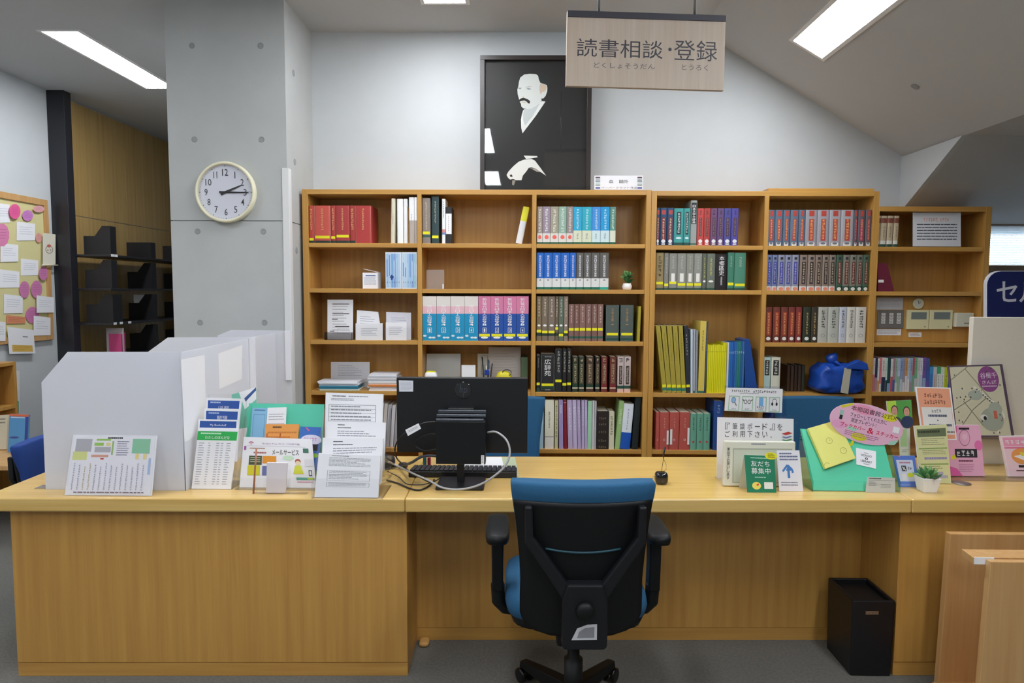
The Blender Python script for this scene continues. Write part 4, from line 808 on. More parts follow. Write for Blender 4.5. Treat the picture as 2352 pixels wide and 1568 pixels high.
b=MB(); b.lathe((cp.x,YK+.06,B4),[(.03,0),(.035,.16),(.033,.16),(.028,.004)],ACR,18); b.part('cup',t)
for i in range(5):
    a=i*1.3; b=MB(); b.tube([(cp.x+.015*math.cos(a),YK+.06+.015*math.sin(a),B4+.006),(cp.x+.035*math.cos(a),YK+.06+.03*math.sin(a),B4+.17+.02*(i%3))],.004,mat(['#2a2a33','#3a4a6a','#222228','#24262c','#445'+'566'][i],.4),8); b.part('pen',t)
b=MB(); b.box(cp.x-.012,cp.x+.018,YK+.015,YK+.026,B4+.10,B4+.135,mat('#1f3f9a',.4)); b.part('clip',t,bevel=.003)
cy_=ay(1157,870,YK+.05); t=thing('tape_dispenser','yellow tape measure with a black strap beside the pen cup','tape measure',(cy_.x,YK+.05,B4))
b=MB(); b.blob((cy_.x,YK+.05,B4+.062),.05,.03,.062,mat('#d8cc1c',.4),20,10,.7); b.part('case',t)
b=MB(); b.tube([(cy_.x+.02*math.cos(a)*1.4+.02,YK+.03,B4+.115+.02*math.sin(a)) for a in [i*.5 for i in range(13)]],.0025,BLACK,6); b.part('strap',t)
ce=ay(990,870,YK+.04); b=MB(); b.blob((ce.x,YK+.04,B4+.06),.04,.03,.06,WHITE,20,10,.45); o=b.top('eraser','white rounded board eraser with a yellow top on the fourth shelf','eraser'); 
b=MB(); b.blob((ce.x,YK+.04,B4+.116),.03,.022,.006,YEL,16,6,.5); b.part('top_patch',o)
for i in range(5):
    book(868+i*9,876+i*9,925+i*2,B5,YK+.02,['#d8d4d2','#c8c0b8','#b9b6bc','#d0ccd0','#a8a4a8'][i],'pale magazine leaning on the fifth shelf behind the form holder','pale magazines',lean=7,D=.18,rnd=False)
# blue cloth bag on the fourth shelf
t=thing('cloth_bag','shiny blue tied cloth bag with a grey tag hanging over the shelf edge','bag',(ay(1935,900,YS).x,YS+.06,B4))
BG=mat('#1c49a6',.34,grain=.25,gscale=26,bump=.5); cb=ay(1934,872,YS+.05); k_=YS/F
def bagf(p): return V((p.x*(1-.06*(p.z>0))+.006*math.sin(p.z*70+p.x*30),p.y+.006*math.sin(p.x*55+p.z*60)+.004*math.sin(p.z*130-p.x*40),p.z+(.008*math.sin(p.x*48)+.005*math.sin(p.x*110+p.y*60))*(p.z>0)))
b=MB(); bxr=Bx[2][0]-.154; b.blob((bxr,YS+.072,B4+.090),.146,.105,.088,BG,56,28,.40,bagf); b.part('body',t)
b=MB(); p=ay(1912,822,YS+.04); b.blob((p.x,YS+.055,p.z-.005),.036,.03,.036,BG,18,10,.9,lambda q:V((q.x+.3*abs(q.z) ,q.y,q.z+.003*math.sin(q.x*120)))); p2=ay(1905,842,YS+.04); b.blob((p2.x,YS+.06,p2.z-.005),.06,.045,.03,BG,18,8,.8); b.part('knot',t)
yt_=YS-.052; b=MB(); pa=ay(1945,842,yt_); pb=ay(1993,835,yt_); b.slab([pa+V((0,0,-.012)),ay(1996,850,yt_),pb,ay(1975,827,yt_),pa+V((0,0,.004))],(0,.05,.0),BG); b.tube([ay(1918,830,YS+.02),ay(1930,838,YS+.01),ay(1945,843,YS+.02)],[.012,.009,.008],BG,8); b.part('tied_ends',t,bevel=.01)
b=MB(); q=[ay(1940,845,YS-.048),ay(1956,843,YS-.048),ay(1948,905,YS-.048),ay(1931,901,YS-.048)]; b.slab([q[0],q[3],q[2],q[1]],(0,.004,0),mat('#b9b4a2',.35)); b.part('tag',t)
b=MB(); p=ay(1880,985,YS+.1); b.blob(((Bx[1][1]+Bx[2][0])/2,YS+.15,B5+.151),.26,.095,.148,mat('#173a86',.4,bump=.6,gscale=18),30,14,.55,bagf); b.top('cloth_bag','dark blue cloth bag slumped on the fifth shelf below the tied bag','bag')
# notice, switches and controllers in the low bookcase
def no(s):
    s.scrib(.22,.16,.52,.26,6,mat('#e59a86',.6),rng,False); s.scrib(.57,.16,.76,.26,4,mat('#e59a86',.6),rng,False); s.lines(.08,.34,.92,.86,6,mat('#4a4a56',.6),rng,fill=.3,run=(.06,.2))
card('notice_card','white notice card with orange heading on the top shelf of the low bookcase','notice',quad(2097,488,2207,568),mat('#dfe0e6',.5,coat=.6),.004,no,plane=Pl((0,YS+.02,B1b),(0,-1,.05)))
YC2=YS+.075; pc_=Pl((0,YC2,0),(0,-1,0))
def wbox(name,label,cat,x0,y0,x1,y1,d,m): 
    a=pc_.p(x0,y0); c=pc_.p(x1,y1); b=MB(); b.box(a.x,c.x,YC2-d,YC2,c.z,a.z,m); o=b.top(name,label,cat,bevel=.003); return o,Sheet((a.x,YC2-d,a.z),(c.x,YC2-d,a.z),(c.x,YC2-d,c.z),(a.x,YC2-d,c.z))
IV=mat('#e3dcae',.4)
for i,(a,c) in enumerate(((2081.5,2129),(2133,2183))):
    o,s=wbox('wall_controller',['ivory wall controller with grey display, under the small round clock','ivory wall controller with grey display, beside the cream sensor box'][i],'controller',a,711,c,756,.018,IV)
    s.rect(.17,.12,.88,.48,mat('#77807c',.25)); s.rect(.15,.5,.9,.515,mat('#c4bd92',.5)); s.ell(.82,.86,.04,.04,mat('#a89a70',.5),8); s.mb.part('display',o)
o,s=wbox('sensor_box','cream sensor box with a dark slot at the end of the control panel','sensor',2188,718,2226,750,.04,mat('#dedac4',.4)); s.rect(.45,.7,.82,.75,INK); s.mb.part('slot',o)
o,s=wbox('switch_plate','grey switch plate with three columns of white rockers','switch',2015,712,2074,754,.008,mat('#8a8784',.35,metal=.4))
for x in (.14,.44,.72):
    for k in range(4): s.rect(x,.16+k*.15,x+.15,.28+k*.15,mat('#e2e0da',.5)); s.rect(x+.03,.2+k*.15,x+.12,.23+k*.15,GREYINK)
s.mb.part('rockers',o)
o,s=wbox('instruction_card','glossy grey instruction card above the switch plate','card',2014,683,2073,711,.003,mat('#cfcdd0',.3,coat=.5)); s.lines(.1,.2,.9,.8,5,mat('#a6a4aa',.5),rng,fill=.3); s.mb.part('print',o)
o,s=wbox('label_strip','white label strip below the switch plate','label',2014,755,2069,770,.002,PAPER); s.lines(.06,.15,.94,.85,4,mat('#8a8a94',.5),rng,fill=.35); s.mb.part('print',o)
o,s=wbox('label_strip','small white label below the ivory controllers','label',2087,763,2116,774,.002,PAPER); s.lines(.1,.3,.9,.8,2,mat('#9a6a6a',.5),rng,fill=.4); s.mb.part('print',o)
cl=pc_.p(2107,697); t=thing('small_clock','tiny round ivory clock on the control panel','clock',(cl.x,YC2,cl.z-.035))
b=MB(); b.lathe((cl.x,YC2,cl.z),[(.033,0),(.034,.012),(.03,.016),(.026,.014)],IV,24,(0,-1,0)); b.part('case',t); b=MB(); b.lathe((cl.x,YC2,cl.z),[(.025,.012),(.025,.0145)],mat('#d8d6c8',.3),24,(0,-1,0)); b.part('dial',t)
b=MB(); b.tube([(cl.x,YC2-.0155,cl.z),(cl.x+.012,YC2-.0155,cl.z+.01)],.0012,INK,5); b.tube([(cl.x,YC2-.0155,cl.z),(cl.x-.004,YC2-.0155,cl.z+.018)],.0012,INK,5); b.part('hands',t)
b=MB(); b.tube([(cl.x+.006*math.cos(a),YC2-.006,cl.z+.038+.006*math.sin(a)) for a in [i*.7 for i in range(9)]],.0015,IV,6,True); b.part('loop',t)
# ================================================================ counter, left half
FP=frosted('frosted_partition','#eef0f7',.45,.06)
def part_plate(name,par,pts,vec): b=MB(); b.slab(pts,vec,FP); return b.part(name,par)
pz=1.296
t=thing('desk_partition','frosted white desk partition with cut corner on the end of the counter','partition',(-1.6,2.67,DZ))
P=Pl(az(266,1125,DZ),(0,-1,0)); L=[(95,878),(155,808),(412,808),(428,1125),(105,1125)]; pts=[P.p(*q) for q in L]
for i in (3,4): pts[i].z=DZ
part_plate('side_plate',t,[pts[0],pts[4],pts[3],pts[2],pts[1]],(0,.004,0)); xr=(pts[2].x+pts[3].x)/2; y0=pts[0].y
part_plate('back_plate',t,[(xr,y0,DZ),(xr,3.33,DZ),(xr,3.33,1.31),(xr,y0,pts[2].z)],(.004,0,0))
b=MB(); b.box(pts[4].x-.05,pts[4].x+.02,y0+.005,y0+.055,DZ,DZ+.003,STEEL); b.part('foot',t)
t2=thing('desk_partition','second frosted white desk partition standing behind the cut-corner one','partition',(-1.6,3.36,DZ))
yy=3.36; L=[ay(330,815,yy),ay(385,775,yy),ay(574,774,yy)]; xr2=L[2].x
part_plate('side_plate',t2,[(L[0].x,yy,L[0].z),(L[0].x,yy,DZ),(xr2,yy,DZ),L[2],L[1]],(0,.004,0)); part_plate('back_plate',t2,[(xr2,yy,DZ),(xr2,3.70,DZ),(xr2,3.70,L[2].z),(xr2,yy,L[2].z)],(.004,0,0))
b=MB(); b.box(xr2-.0,xr2+.03,yy-.012,yy+.002,DZ,L[2].z,mat('#e8e8f0',.4)); b.part('edge_strip',t2)
t3=thing('desk_partition','third frosted white desk partition standing in front of the concrete column','partition',(-1.55,3.80,DZ))
yy=3.80; L=[ay(500,770,yy),ay(530,758,yy),ay(668,759,yy)]
part_plate('side_plate',t3,[(L[0].x,yy,L[0].z),(L[0].x,yy,DZ),(L[2].x,yy,DZ),L[2],L[1]],(0,.004,0))
b=MB(); b.box(L[2].x-.03,L[2].x+.002,yy-.012,yy+.001,DZ+.3,L[2].z,mat('#e8e8f0',.4)); b.part('edge_strip',t3)
plx=Pl((xr+.0045,0,0),(1,0,0))
for i,q in enumerate(([(416,826),(470,815),(474,985),(424,1016)],[(502,812),(556,792),(556,870),(504,893)])):
    c=[plx.p(*k) for k in q]; b=MB(); b.slab([c[0],c[3],c[2],c[1]],(-.0008,0,0),PAPER); b.top('white_sheet',['tall white sheet fixed to the long side of the frosted partition','small white sheet fixed to the long side of the frosted partition'][i],'sheet')
c=[ay(*k,3.36-.013) for k in ((590,785),(636,777),(636,838),(590,856))]
# floor-map card
def fmap(s):
    s.rect(.02,.025,.98,.98,mat('#eceaf2',.5))
    s.rect(.05,.07,.24,.28,mat('#b2b0b8',.5)); s.rect(.03,.28,.2,.42,mat('#d8dc8c',.5)); s.lines(.42,.035,.60,.07,1,INK,rng,fill=.8)
    s.rect(.29,.065,.46,.095,mat('#9ac85a',.5)); s.rect(.27,.13,.38,.18,mat('#9ac85a',.5)); s.rect(.28,.2,.47,.29,mat('#b4b2ba',.5)); s.rect(.25,.33,.45,.37,mat('#d9a08c',.5)); s.rect(.48,.1,.50,.33,mat('#9ac070',.5)); s.rect(.36,.385,.40,.41,mat('#d04a4a',.5)); s.rect(.41,.13,.46,.18,mat('#e8d88a',.5))
    s.lines(.54,.1,.68,.36,7,mat('#8a88a0',.5),rng,fill=.35); s.rect(.72,.06,.93,.3,mat('#8cc8a4',.5)); s.rect(.77,.31,.81,.4,mat('#ecd88c',.5)); s.rect(.86,.31,.9,.4,mat('#ecd88c',.5))
    for k in range(14):
        x=.06+k*.062; s.scrib(x,.47+.03*(k%3),x+.02,.92,12,mat('#9a9ab4' if k not in (2,3) else '#c8b070',.5),rng)
    s.rect(.93,.38,.955,.65,mat('#a8c0e8',.5)); s.lines(.1,.94,.92,.97,1,mat('#8a7a84',.5),rng,fill=.6)
fm,fs=card('floor_map','glossy laminated floor map leaning before the frosted partition','map',[(168,998),(361,1000),(348,1139),(148,1138)],mat('#e9e9f0',.15,coat=1),.004,fmap,tilt=.27,yaw=0)
b=MB(); b.slab([p+fs.n*.0075 for p in (fs.c[0],fs.c[3],fs.c[2],fs.c[1])],-fs.n*.0006,clear('laminate_film','#fdfdfd',ior=1.5)); b.part('laminate_film',fm)
# brochure holder with the bookshelf cards
def hold2(label,q,m,tilt,th,Y=None,z=None,base=.05,fl=None,edge=None):
    """clear leaflet stand: leaning back plate on a foot with a short front lip"""
    s=snap(sheet_px(q,Y=Y,z=z,tilt=tilt),DZ,.003,.06); c=s.c; t=thing('leaflet_holder',label,'holder',((c[2].x+c[3].x)/2,c[2].y,DZ))
    b=MB(); b.slab([c[0],c[3],c[2],c[1]],-s.n*.003,m,edge); b.part('back_plate',t)
    b=MB(); b.box(c[3].x,c[2].x,c[3].y-base,c[3].y+.06,DZ,DZ+.003,m); b.part('foot',t)
    if fl: b=MB(); b.box(c[3].x,c[2].x,c[3].y-base,c[3].y-base+.003,DZ,DZ+fl,m); b.part('front_lip',t)
    for lo,hi,o3 in ((c[3],c[0],0),(c[2],c[1],-.003)):
        xa=lo.x+o3; xb=lo.x+(hi.x-lo.x)*.75+o3; zt_=hi.z*.75+DZ*.25
        b=MB(); b.slab([(xa,lo.y-base,DZ),(xa,lo.y+.06,DZ),(xb,hi.y,zt_),(xb,hi.y-.02,zt_),(xa,lo.y-base,DZ+(fl or .04))],(.003,0,0),m); b.part('side_plate',t)
    return t
hold2('clear acrylic holder carrying the reading record cards',[(478,905),(568,905),(547,1124),(453,1124)],ACR,.2,.003,Y=2.755,base=.065,fl=.03,edge=ACRE)
NB=mat('#2c55a4',.5); RP=stand_plane(485,1121,.2)
def hb(body,hd=.35):
    def f(s):
        s.rect(.05,.06,.95,.06+hd,NB); s.lines(.12,.09,.6,.09+hd*.25,1,mat('#b8c8e8',.5),rng,fill=.5); 
        s.text(.36,.06+hd*.45,.66,.06+hd*.85,body,WHITE)
    return f
card('record_card','blue-headed Korean reading record card, rearmost in the holder','card',[(474,913),(555,915),(546,1010),(470,1010)],PAPER,.004,hb('나의 책장',.28),plane=behind(RP,.045))
card('record_card','blue-headed Chinese reading record card in the middle of the holder','card',[(470,937),(551,939),(543,1040),(466,1040)],PAPER,.004,hb('我的书架',.22),plane=behind(RP,.03))
card('record_card','blue-headed English reading record card behind the green-headed one','card',[(456,962),(548,964),(544,1060),(450,1060)],PAPER,.004,lambda s:(s.rect(.04,.04,.95,.2,NB),s.text(.3,.11,.7,.17,'My Bookshelf',WHITE)),plane=behind(RP,.013))
def gcard(s):
    s.rect(0,.01,1,.165,mat('#2fb457',.5)); s.text(.2,.09,.82,.145,'わたしのほんだな',WHITE,.006); s.lines(.08,.035,.6,.065,1,mat('#c8f0d0',.5),rng,fill=.8)
    for x,wd in ((.06,.14),(.3,.06),(.5,.08),(.62,.06),(.76,.12)): s.lines(x,.21,x+wd,.95,18,mat('#a9a9b4',.5),rng,fill=.3,run=(.2,.5))
card('record_card','green-headed Japanese reading record card at the front of the holder','card',[(455,988),(546,990),(530,1122),(440,1121)],PAPER,.006,gcard,plane=RP)
# big teal-backed holder with leaflets
MP=stand_plane(638,1118,.24)
hold2('wide clear acrylic holder with a teal backing board',[(578,925),(752,927),(738,1122),(555,1122)],ACR,.24,.003,Y=2.755,base=.075,fl=.05,edge=ACRE)
card('backing_board','teal backing board standing behind the leaflets','board',[(572,926),(745,928),(735,1110),(556,1110)],mat('#5cd0b0',.5),.003,None,plane=behind(MP,.042))
bl=mat('#8cc0e4',.5)
card('leaflet','light blue application leaflet in front of the teal board','leaflet',[(580,936),(613.5,937),(604,1060),(570,1060)],bl,.003,lambda s:(s.frame(.12,.12,.9,.75,.02,.008,mat('#5a86b0',.5)),s.lines(.15,.03,.9,.09,1,mat('#4a76a0',.5),rng),s.lines(.15,.6,.9,.72,3,mat('#6a96bc',.5),rng,fill=.2)),plane=behind(MP,.03))
card('leaflet','white leaflet with rounded corner beside the light blue one','leaflet',[(614.5,936),(658,935),(652,1060),(606,1060)],PAPER,.003,lambda s:(s.lines(.1,.12,.9,.26,3,GREYINK,rng,fill=.2),s.frame(.08,.3,.92,.6,.02,.006,INK)),plane=behind(MP,.03))
card('leaflet','orange leaflet in front of the white rounded one','leaflet',[(610,974),(687,974),(680,1070),(604,1070)],mat('#eda152',.5),.003,lambda s:(s.lines(.22,.05,.62,.11,1,mat('#6a4a20',.5),rng,fill=.7),s.rect(.05,.22,.08,.4,mat('#b8582c',.5)),s.rect(.44,.22,.48,.4,mat('#b8582c',.5)),s.lines(.08,.18,.95,.4,2,mat('#d08038',.5),rng,fill=.3)),plane=behind(MP,.018))
card('leaflet','blue leaflet with pink lettering beside the orange one','leaflet',[(690,979),(738,981),(732,1080),(684,1080)],mat('#3f6fc0',.5),.003,lambda s:(s.ell(.55,.3,.5,.12,mat('#dcd8ec',.5)),s.scrib(.2,.25,.85,.31,5,mat('#c85aa0',.5),rng,False),s.poly([(.25,.02),(.32,.02),(.45,.08),(.4,.1)],mat('#e0688a',.5)),s.rect(.62,.4,.9,.55,INK),s.ell(.75,.66,.2,.05,mat('#9ac834',.5))),plane=behind(MP,.0125))
def mail(s):
    W_=mat('#8a8aa0',.5); 
    for r_ in (.05,.034,.018): s.ring(.115,.14,r_*.9,r_*1.1,.22,mat('#c05a80',.5),10,.58,.92)
    s.ell(.115,.14,.008,.01,mat('#c05a80',.5),8)
    s.text(.28,.1,.82,.145,'Bunkyo Free Wi-Fi ご利用可能',mat('#9a6aa0',.5)); s.rect(.06,.17,.9,.174,W_)
    s.text(.42,.23,.80,.345,'メールサービス',mat('#3c3c22',.5),.01); s.lines(.1,.21,.32,.24,1,mat('#b08a70',.5),rng,fill=.7); s.lines(.16,.29,.4,.325,1,mat('#b06a6a',.5),rng,fill=.9)
    s.rect(.86,.2,.94,.29,mat('#4c7a6a',.5)); s.rect(.02,.18,.05,.26,mat('#a85aa8',.5))
    s.rect(.1,.37,.28,.55,mat('#4a5434',.5)); s.lines(.12,.4,.26,.52,3,mat('#c8ccb8',.5),rng,fill=.4); s.rect(.29,.37,.48,.52,mat('#e89a30',.5)); s.rect(.09,.56,.26,.76,mat('#d4cc2c',.5)); s.rect(.29,.57,.36,.76,mat('#6a72a8',.5))
    s.ell(.65,.4,.08,.05,mat('#c8e4c8',.5)); s.ell(.78,.47,.04,.055,mat('#b8604c',.5)); s.ell(.78,.5,.036,.045,mat('#ecd8b8',.5)); s.poly([(.74,.55),(.82,.55),(.85,.72),(.71,.72)],mat('#d4d848',.5))
    s.rect(.87,.42,.99,.56,mat('#e6e6ee',.5)); s.rect(.92,.64,.965,.76,mat('#565a66',.5)); s.rect(.93,.66,.955,.74,PAPER); s.rect(.75,.79,.99,.84,mat('#5aa890',.5)); s.rect(.9,.795,.975,.83,mat('#c8d838',.5)); s.rect(.76,.87,.97,.89,mat('#d89ab0',.5))
card('leaflet','colourful mail service leaflet at the front of the teal-backed holder','leaflet',[(560,1003),(716,1008),(726,1119),(550,1117)],PAPER,.004,mail,plane=MP)
# plastic holder peeking out behind
card('leaflet','teal and white brochure standing behind the record cards','leaflet',[(532,906),(588,889),(590,980),(540,985)],mat('#7fcdb8',.5),.004,lambda s:(s.poly([(.3,.0),(1,.0),(1,.3),(.5,.5)],PAPER),s.poly([(.5,.2),(1,0),(1,.08),(.55,.3)],mat('#3a5a9a',.5))),Y=2.885,tilt=.14,yaw=.1)
hold2('narrow clear acrylic holder behind the record cards',[(528,915),(592,893),(586,1105),(536,1105)],ACR,.12,.003,Y=2.905,base=.03,fl=.04,edge=ACRE)
# pencil, small slip holder
p0=az(582,1134,DZ+.005); b=MB(); b.tube([p0,ay(589,1030,p0.y+.03)],.0035,mat('#a8684c',.5),8); o=b.top('pencil','brown pencil standing upright in the small clear holder','pencil')
t=thing('slip_holder','small clear acrylic holder for memo slips in front of the mail leaflet','holder',(az(640,1133,DZ).x,az(640,1133,DZ).y,DZ))
a=az(604,1134,DZ); c=az(664,1134,DZ); b=MB(); b.box(a.x,c.x,a.y,a.y+.003,DZ,DZ+.06,ACR); b.part('front_plate',t); b=MB(); b.box(a.x,c.x,a.y+.02,a.y+.023,DZ,DZ+.11,ACR); b.part('back_plate',t); b=MB(); b.box(a.x-.045,c.x+.07,a.y,a.y+.023,DZ,DZ+.003,ACR); b.part('base',t)
b=MB(); b.lathe((az(583,1133,DZ).x,a.y+.012,DZ+.003),[(.008,0),(.008,.03),(.006,.03),(.006,.002)],ACR,12); b.part('pencil_well',t)
card('memo_slips','pale pinkish memo slips in the small clear holder','slips',[(613,1062),(660,1063),(655,1130),(611,1130)],mat('#e2dce2',.6),.010,None,Y=a.y+.0045,tilt=.03,zmin=DZ+.0032)
# four-tier form holder
t=thing('form_holder','four-tier clear acrylic holder full of white application forms','holder',(az(800,1147,DZ).x,2.60,DZ))
b=MB(); fx0=az(719,1147,DZ); fx1=az(872,1149,DZ); fy=fx0.y; fx0.x-=.007; fx1.x+=.008
b.box(fx0.x,fx1.x,fy,fy+.20,DZ,DZ+.003,ACR); b.part('base',t)
FPL=behind(stand_plane(795,1142,.2,DZ+.005),.008)
for k in range(4):
    d_=.042*k-.005; z0=DZ+.003+k*.03; yz=lambda z:FPL.o.y+d_/math.cos(.2)+(z-FPL.o.z)*math.tan(.2)
    b=MB(); b.slab([(fx0.x,yz(z0),z0),(fx1.x,yz(z0),z0),(fx1.x,yz(z0+.07),z0+.07),(fx0.x,yz(z0+.07),z0+.07)],(0,.002,0),ACR); b.part('pocket_front',t)
for xs_ in (fx0.x,fx1.x-.003):
    b=MB(); b.slab([(xs_,fy,DZ),(xs_,fy+.2,DZ),(xs_,fy+.23,DZ+.32),(xs_,fy+.19,DZ+.32),(xs_,fy,DZ+.06)],(.003,0,0),ACR); b.part('side_plate',t)
FI=mat('#85858e',.6)
def form(kind):
    def f(s):
        if kind==0:
            s.lines(.12,.04,.35,.065,1,INK,rng,fill=.5); s.lines(.4,.04,.9,.065,1,FI,rng,fill=.4); s.lines(.1,.08,.5,.12,2,FI,rng,fill=.4); s.frame(.06,.17,.88,.5,.008,.006,FI)
            for v in (.23,.29,.35,.41,.46): s.rect(.06,v,.88,v+.003,FI)
            s.lines(.1,.19,.8,.48,6,FI,rng,fill=.3)
        elif kind==3:
            s.lines(.22,.04,.6,.07,1,INK,rng,fill=.4); s.lines(.18,.09,.85,.3,7,FI,rng,fill=.3); s.frame(.17,.38,.85,.62,.005,.003,FI); s.lines(.2,.4,.8,.6,6,FI,rng,fill=.28); s.rect(.17,.48,.85,.483,FI); s.frame(.17,.66,.85,.76,.005,.003,FI); s.lines(.2,.67,.8,.75,3,FI,rng,fill=.25)
        else: s.lines(.18,.06,.34,.09,1,INK,rng,fill=.5); s.lines(.18,.12,.5,.15,1,INK,rng,fill=.5); s.lines(.18,.19,.9,.33,3,FI,rng,fill=.3)
    return f
for k,(q,y) in enumerate((([(748,901),(880,905),(876,1060),(745,1060)],fy+.15),([(752,967),(886,970),(882,1080),(748,1080)],fy+.105),([(741,1005),(880,1007),(876,1110),(737,1110)],fy+.06),([(732,1040),(874,1046),(868,1143),(722,1141)],fy+.012))):
    card('form_stack',['tall white application forms with a table, rearmost tier','white application forms with a green edge, third tier','white application forms in the second tier','white application forms at the front of the four-tier holder'][k],'forms',q,PAPER,.012,form(k),plane=behind(FPL,(.126,.084,.042,0)[k]))
# ================================================================ monitor, computer, keyboard, cables
YM=2.86; MX0=ay(911,950,YM).x; MX1=ay(1212,950,YM).x; MZ1=ay(1060,867,YM).z; MZ0=ay(1060,1040,YM).z
t=thing('monitor','black desktop monitor seen from behind, white label in its corner','monitor',(ay(1057,1110,2.78).x,2.78,DZ))
b=MB(); b.box(MX0,MX1,YM,YM+.028,MZ0,MZ1,mat('#15161a',.42)); pn=b.part('panel',t,bevel=.004)
b=MB(); b.box(MX0+.006,MX1-.006,YM+.0278,YM+.0285,MZ0+.014,MZ1-.006,mat('#050506',.1)); b.part('screen',t)
lc=ay(1064,896,YM); b=MB(); b.lathe((lc.x,YM+.001,lc.z),[(.036,0),(.036,.003),(.034,.0035)],mat('#0c0d10',.08,coat=1),36,(0,-1,0)); lg=b.part('emblem',t)
s=Sheet((lc.x-.036,YM-.0026,lc.z+.036),(lc.x+.036,YM-.0026,lc.z+.036),(lc.x+.036,YM-.0026,lc.z-.036),(lc.x-.036,YM-.0026,lc.z-.036))
EM=mat('#3c3f48',.2)
for pts in ([(.36,.12),(.30,.62)],[(.47,.4),(.42,.62)],[(.33,.38),(.47,.40)],[(.58,.38),(.50,.88)],[(.58,.38),(.72,.40),(.68,.62),(.55,.62)]): s.line(pts,.004,EM)
s.mb.part('lettering',lg)
lb=[ay(916,873,YM-.0005),ay(949,874,YM-.0005),ay(949,899,YM-.0005),ay(917,899,YM-.0005)]; s=Sheet(*lb); s.rect(0,0,1,1,mat('#dfe2ec',.5)); s.lines(.1,.15,.9,.9,7,mat('#a8aab8',.5),rng,fill=.3); s.mb.part('asset_label',t)
SB=mat('#17181b',.38)
bx0=az(1000,1126,DZ); bx1=az(1111,1126,DZ); b=MB(); b.box(bx0.x,bx1.x,bx0.y,bx0.y+.17,DZ,DZ+.012,SB); b.part('stand_base',t,bevel=.003)
xs0=ay(1050,1080,2.80).x; xs1=ay(1066,1080,2.80).x; b=MB(); b.box(xs0,xs1,2.7935,2.83,DZ+.01,MZ1-.25,SB); b.part('stand_column',t,bevel=.003)
b=MB(); b.box(xs0-.04,xs1+.04,2.81,YM,MZ0+.06,MZ0+.2,SB); b.part('bracket',t,bevel=.003)
YPc=2.735; t=thing('mini_computer','black mini computer mounted upright behind the monitor','computer',(ay(1058,1066,YPc).x,YPc+.04,ay(1058,1066,YPc).z))
PX0=ay(1001,1010,YPc).x; PX1=ay(1115,1010,YPc).x; PZ1=ay(1058,968,YPc).z; PZ0=ay(1058,1066,YPc).z
b=MB(); b.box(PX0,PX1,YPc,YPc+.058,PZ0,PZ1,mat('#111215',.3)); b.part('case',t,bevel=.002)
for k,(d0,d1,xa,xc) in enumerate(((.004,.018,0,-.006),(.026,.044,0,0),(.05,.064,.004,0))):
    b=MB(); b.box(PX0+xa,PX1+xc,YPc+d0-.002,YPc+d1,PZ1+.001+.012*k,PZ1+.010+.014*k,mat('#5a5e66',.3,metal=.6)); b.part('cooling_fin',t,bevel=.002)
s=Sheet(*[ay(*q,YPc-.0003) for q in ((1105,1045),(1112,1045),(1112,1066),(1105,1066))]); s.rect(0,0,1,1,WHITE); s.lines(.2,.1,.8,.9,6,GREYINK,rng); s.mb.part('serial_label',t)
b=MB(); k0=az(938,1096,DZ); k1=az(1187,1096,DZ); kw=k1.x-k0.x
t=thing('keyboard','black computer keyboard lying behind the monitor stand','keyboard',((k0.x+k1.x)/2,k0.y+.06,DZ))
b.slab([(k0.x,k0.y,DZ),(k0.x,k0.y+.14,DZ),(k0.x,k0.y+.14,DZ+.012),(k0.x,k0.y,DZ+.026)],(kw,0,0),mat('#1a1b20',.4)); b.part('body',t,bevel=.003)
kb=MB(); kb.box(-.0085,.0085,-.0085,.0085,0,.006,mat('#24262c',.5)); km=kb.mesh('key')
for r_ in range(6):
    for cI in range(22):
        o=bpy.data.objects.new('key',km); COL.objects.link(o); o.parent=t
        o.location=(k0.x+.015+cI*(kw-.03)/21-(k0.x+k1.x)/2,.015+r_*.022-.06,.026-.0016*0-r_*.0022)
card('paper_note','white paper lying on the counter beyond the keyboard','paper',[(1062,1049),(1152,1049),(1158,1074),(1060,1074)],WHITE,.001,None,plane=Pl((0,0,DZ+.0025),(0,0,1)))
card('desk_mat','pale green desk mat lying beside the keyboard','mat',[(1150,1050),(1183,1050),(1192,1094),(1156,1094)],mat('#b9c4a4',.5),.001,None,plane=Pl((0,0,DZ+.0015),(0,0,1)))
def cable(label,pts,r,m,tagp=None):
    P=[]
    for a,c in zip(pts,pts[1:]): pass
    n=len(pts)
    for i in range(n-1):
        p0=V(pts[max(0,i-1)]); p1=V(pts[i]); p2=V(pts[i+1]); p3=V(pts[min(n-1,i+2)])
        for k in range(6):
            u=k/6; P.append(.5*((2*p1)+(p2-p0)*u+(2*p0-5*p1+4*p2-p3)*u*u+(3*p1-p0-3*p2+p3)*u**3))
    P.append(V(pts[-1])); b=MB(); b.tube(P,r,m,8); return b.top('cable',label,'cable')
GC=mat('#a9a9ac',.4); BC=mat('#16171a',.4)
def D(px,py,h=.009): return az(px,py,DZ+h)
cable('thick grey cable looping from the computer across the counter',[ay(1120,993,YPc+.03),ay(1140,992,YPc),ay(1163,1010,2.70),ay(1171,1038,2.68),ay(1160,1070,2.66),ay(1125,1100,2.655),ay(1090,1117,2.66),ay(1050,1124,2.665),D(1015,1119,.024),D(985,1103,.034),D(955,1090,.046),D(930,1078,.044),D(905,1066,.04),ay(893,1060,2.85)],.0042,GC)
o=cable('black cable with a white paper tag hanging from the computer',[ay(1001,969,YPc+.02),ay(980,970,2.75),ay(960,977,2.74),ay(930,995,2.74),ay(912,1015,2.76),ay(907,1035,2.78),ay(912,1053,2.80),D(925,1066,.02)],.0032,BC)
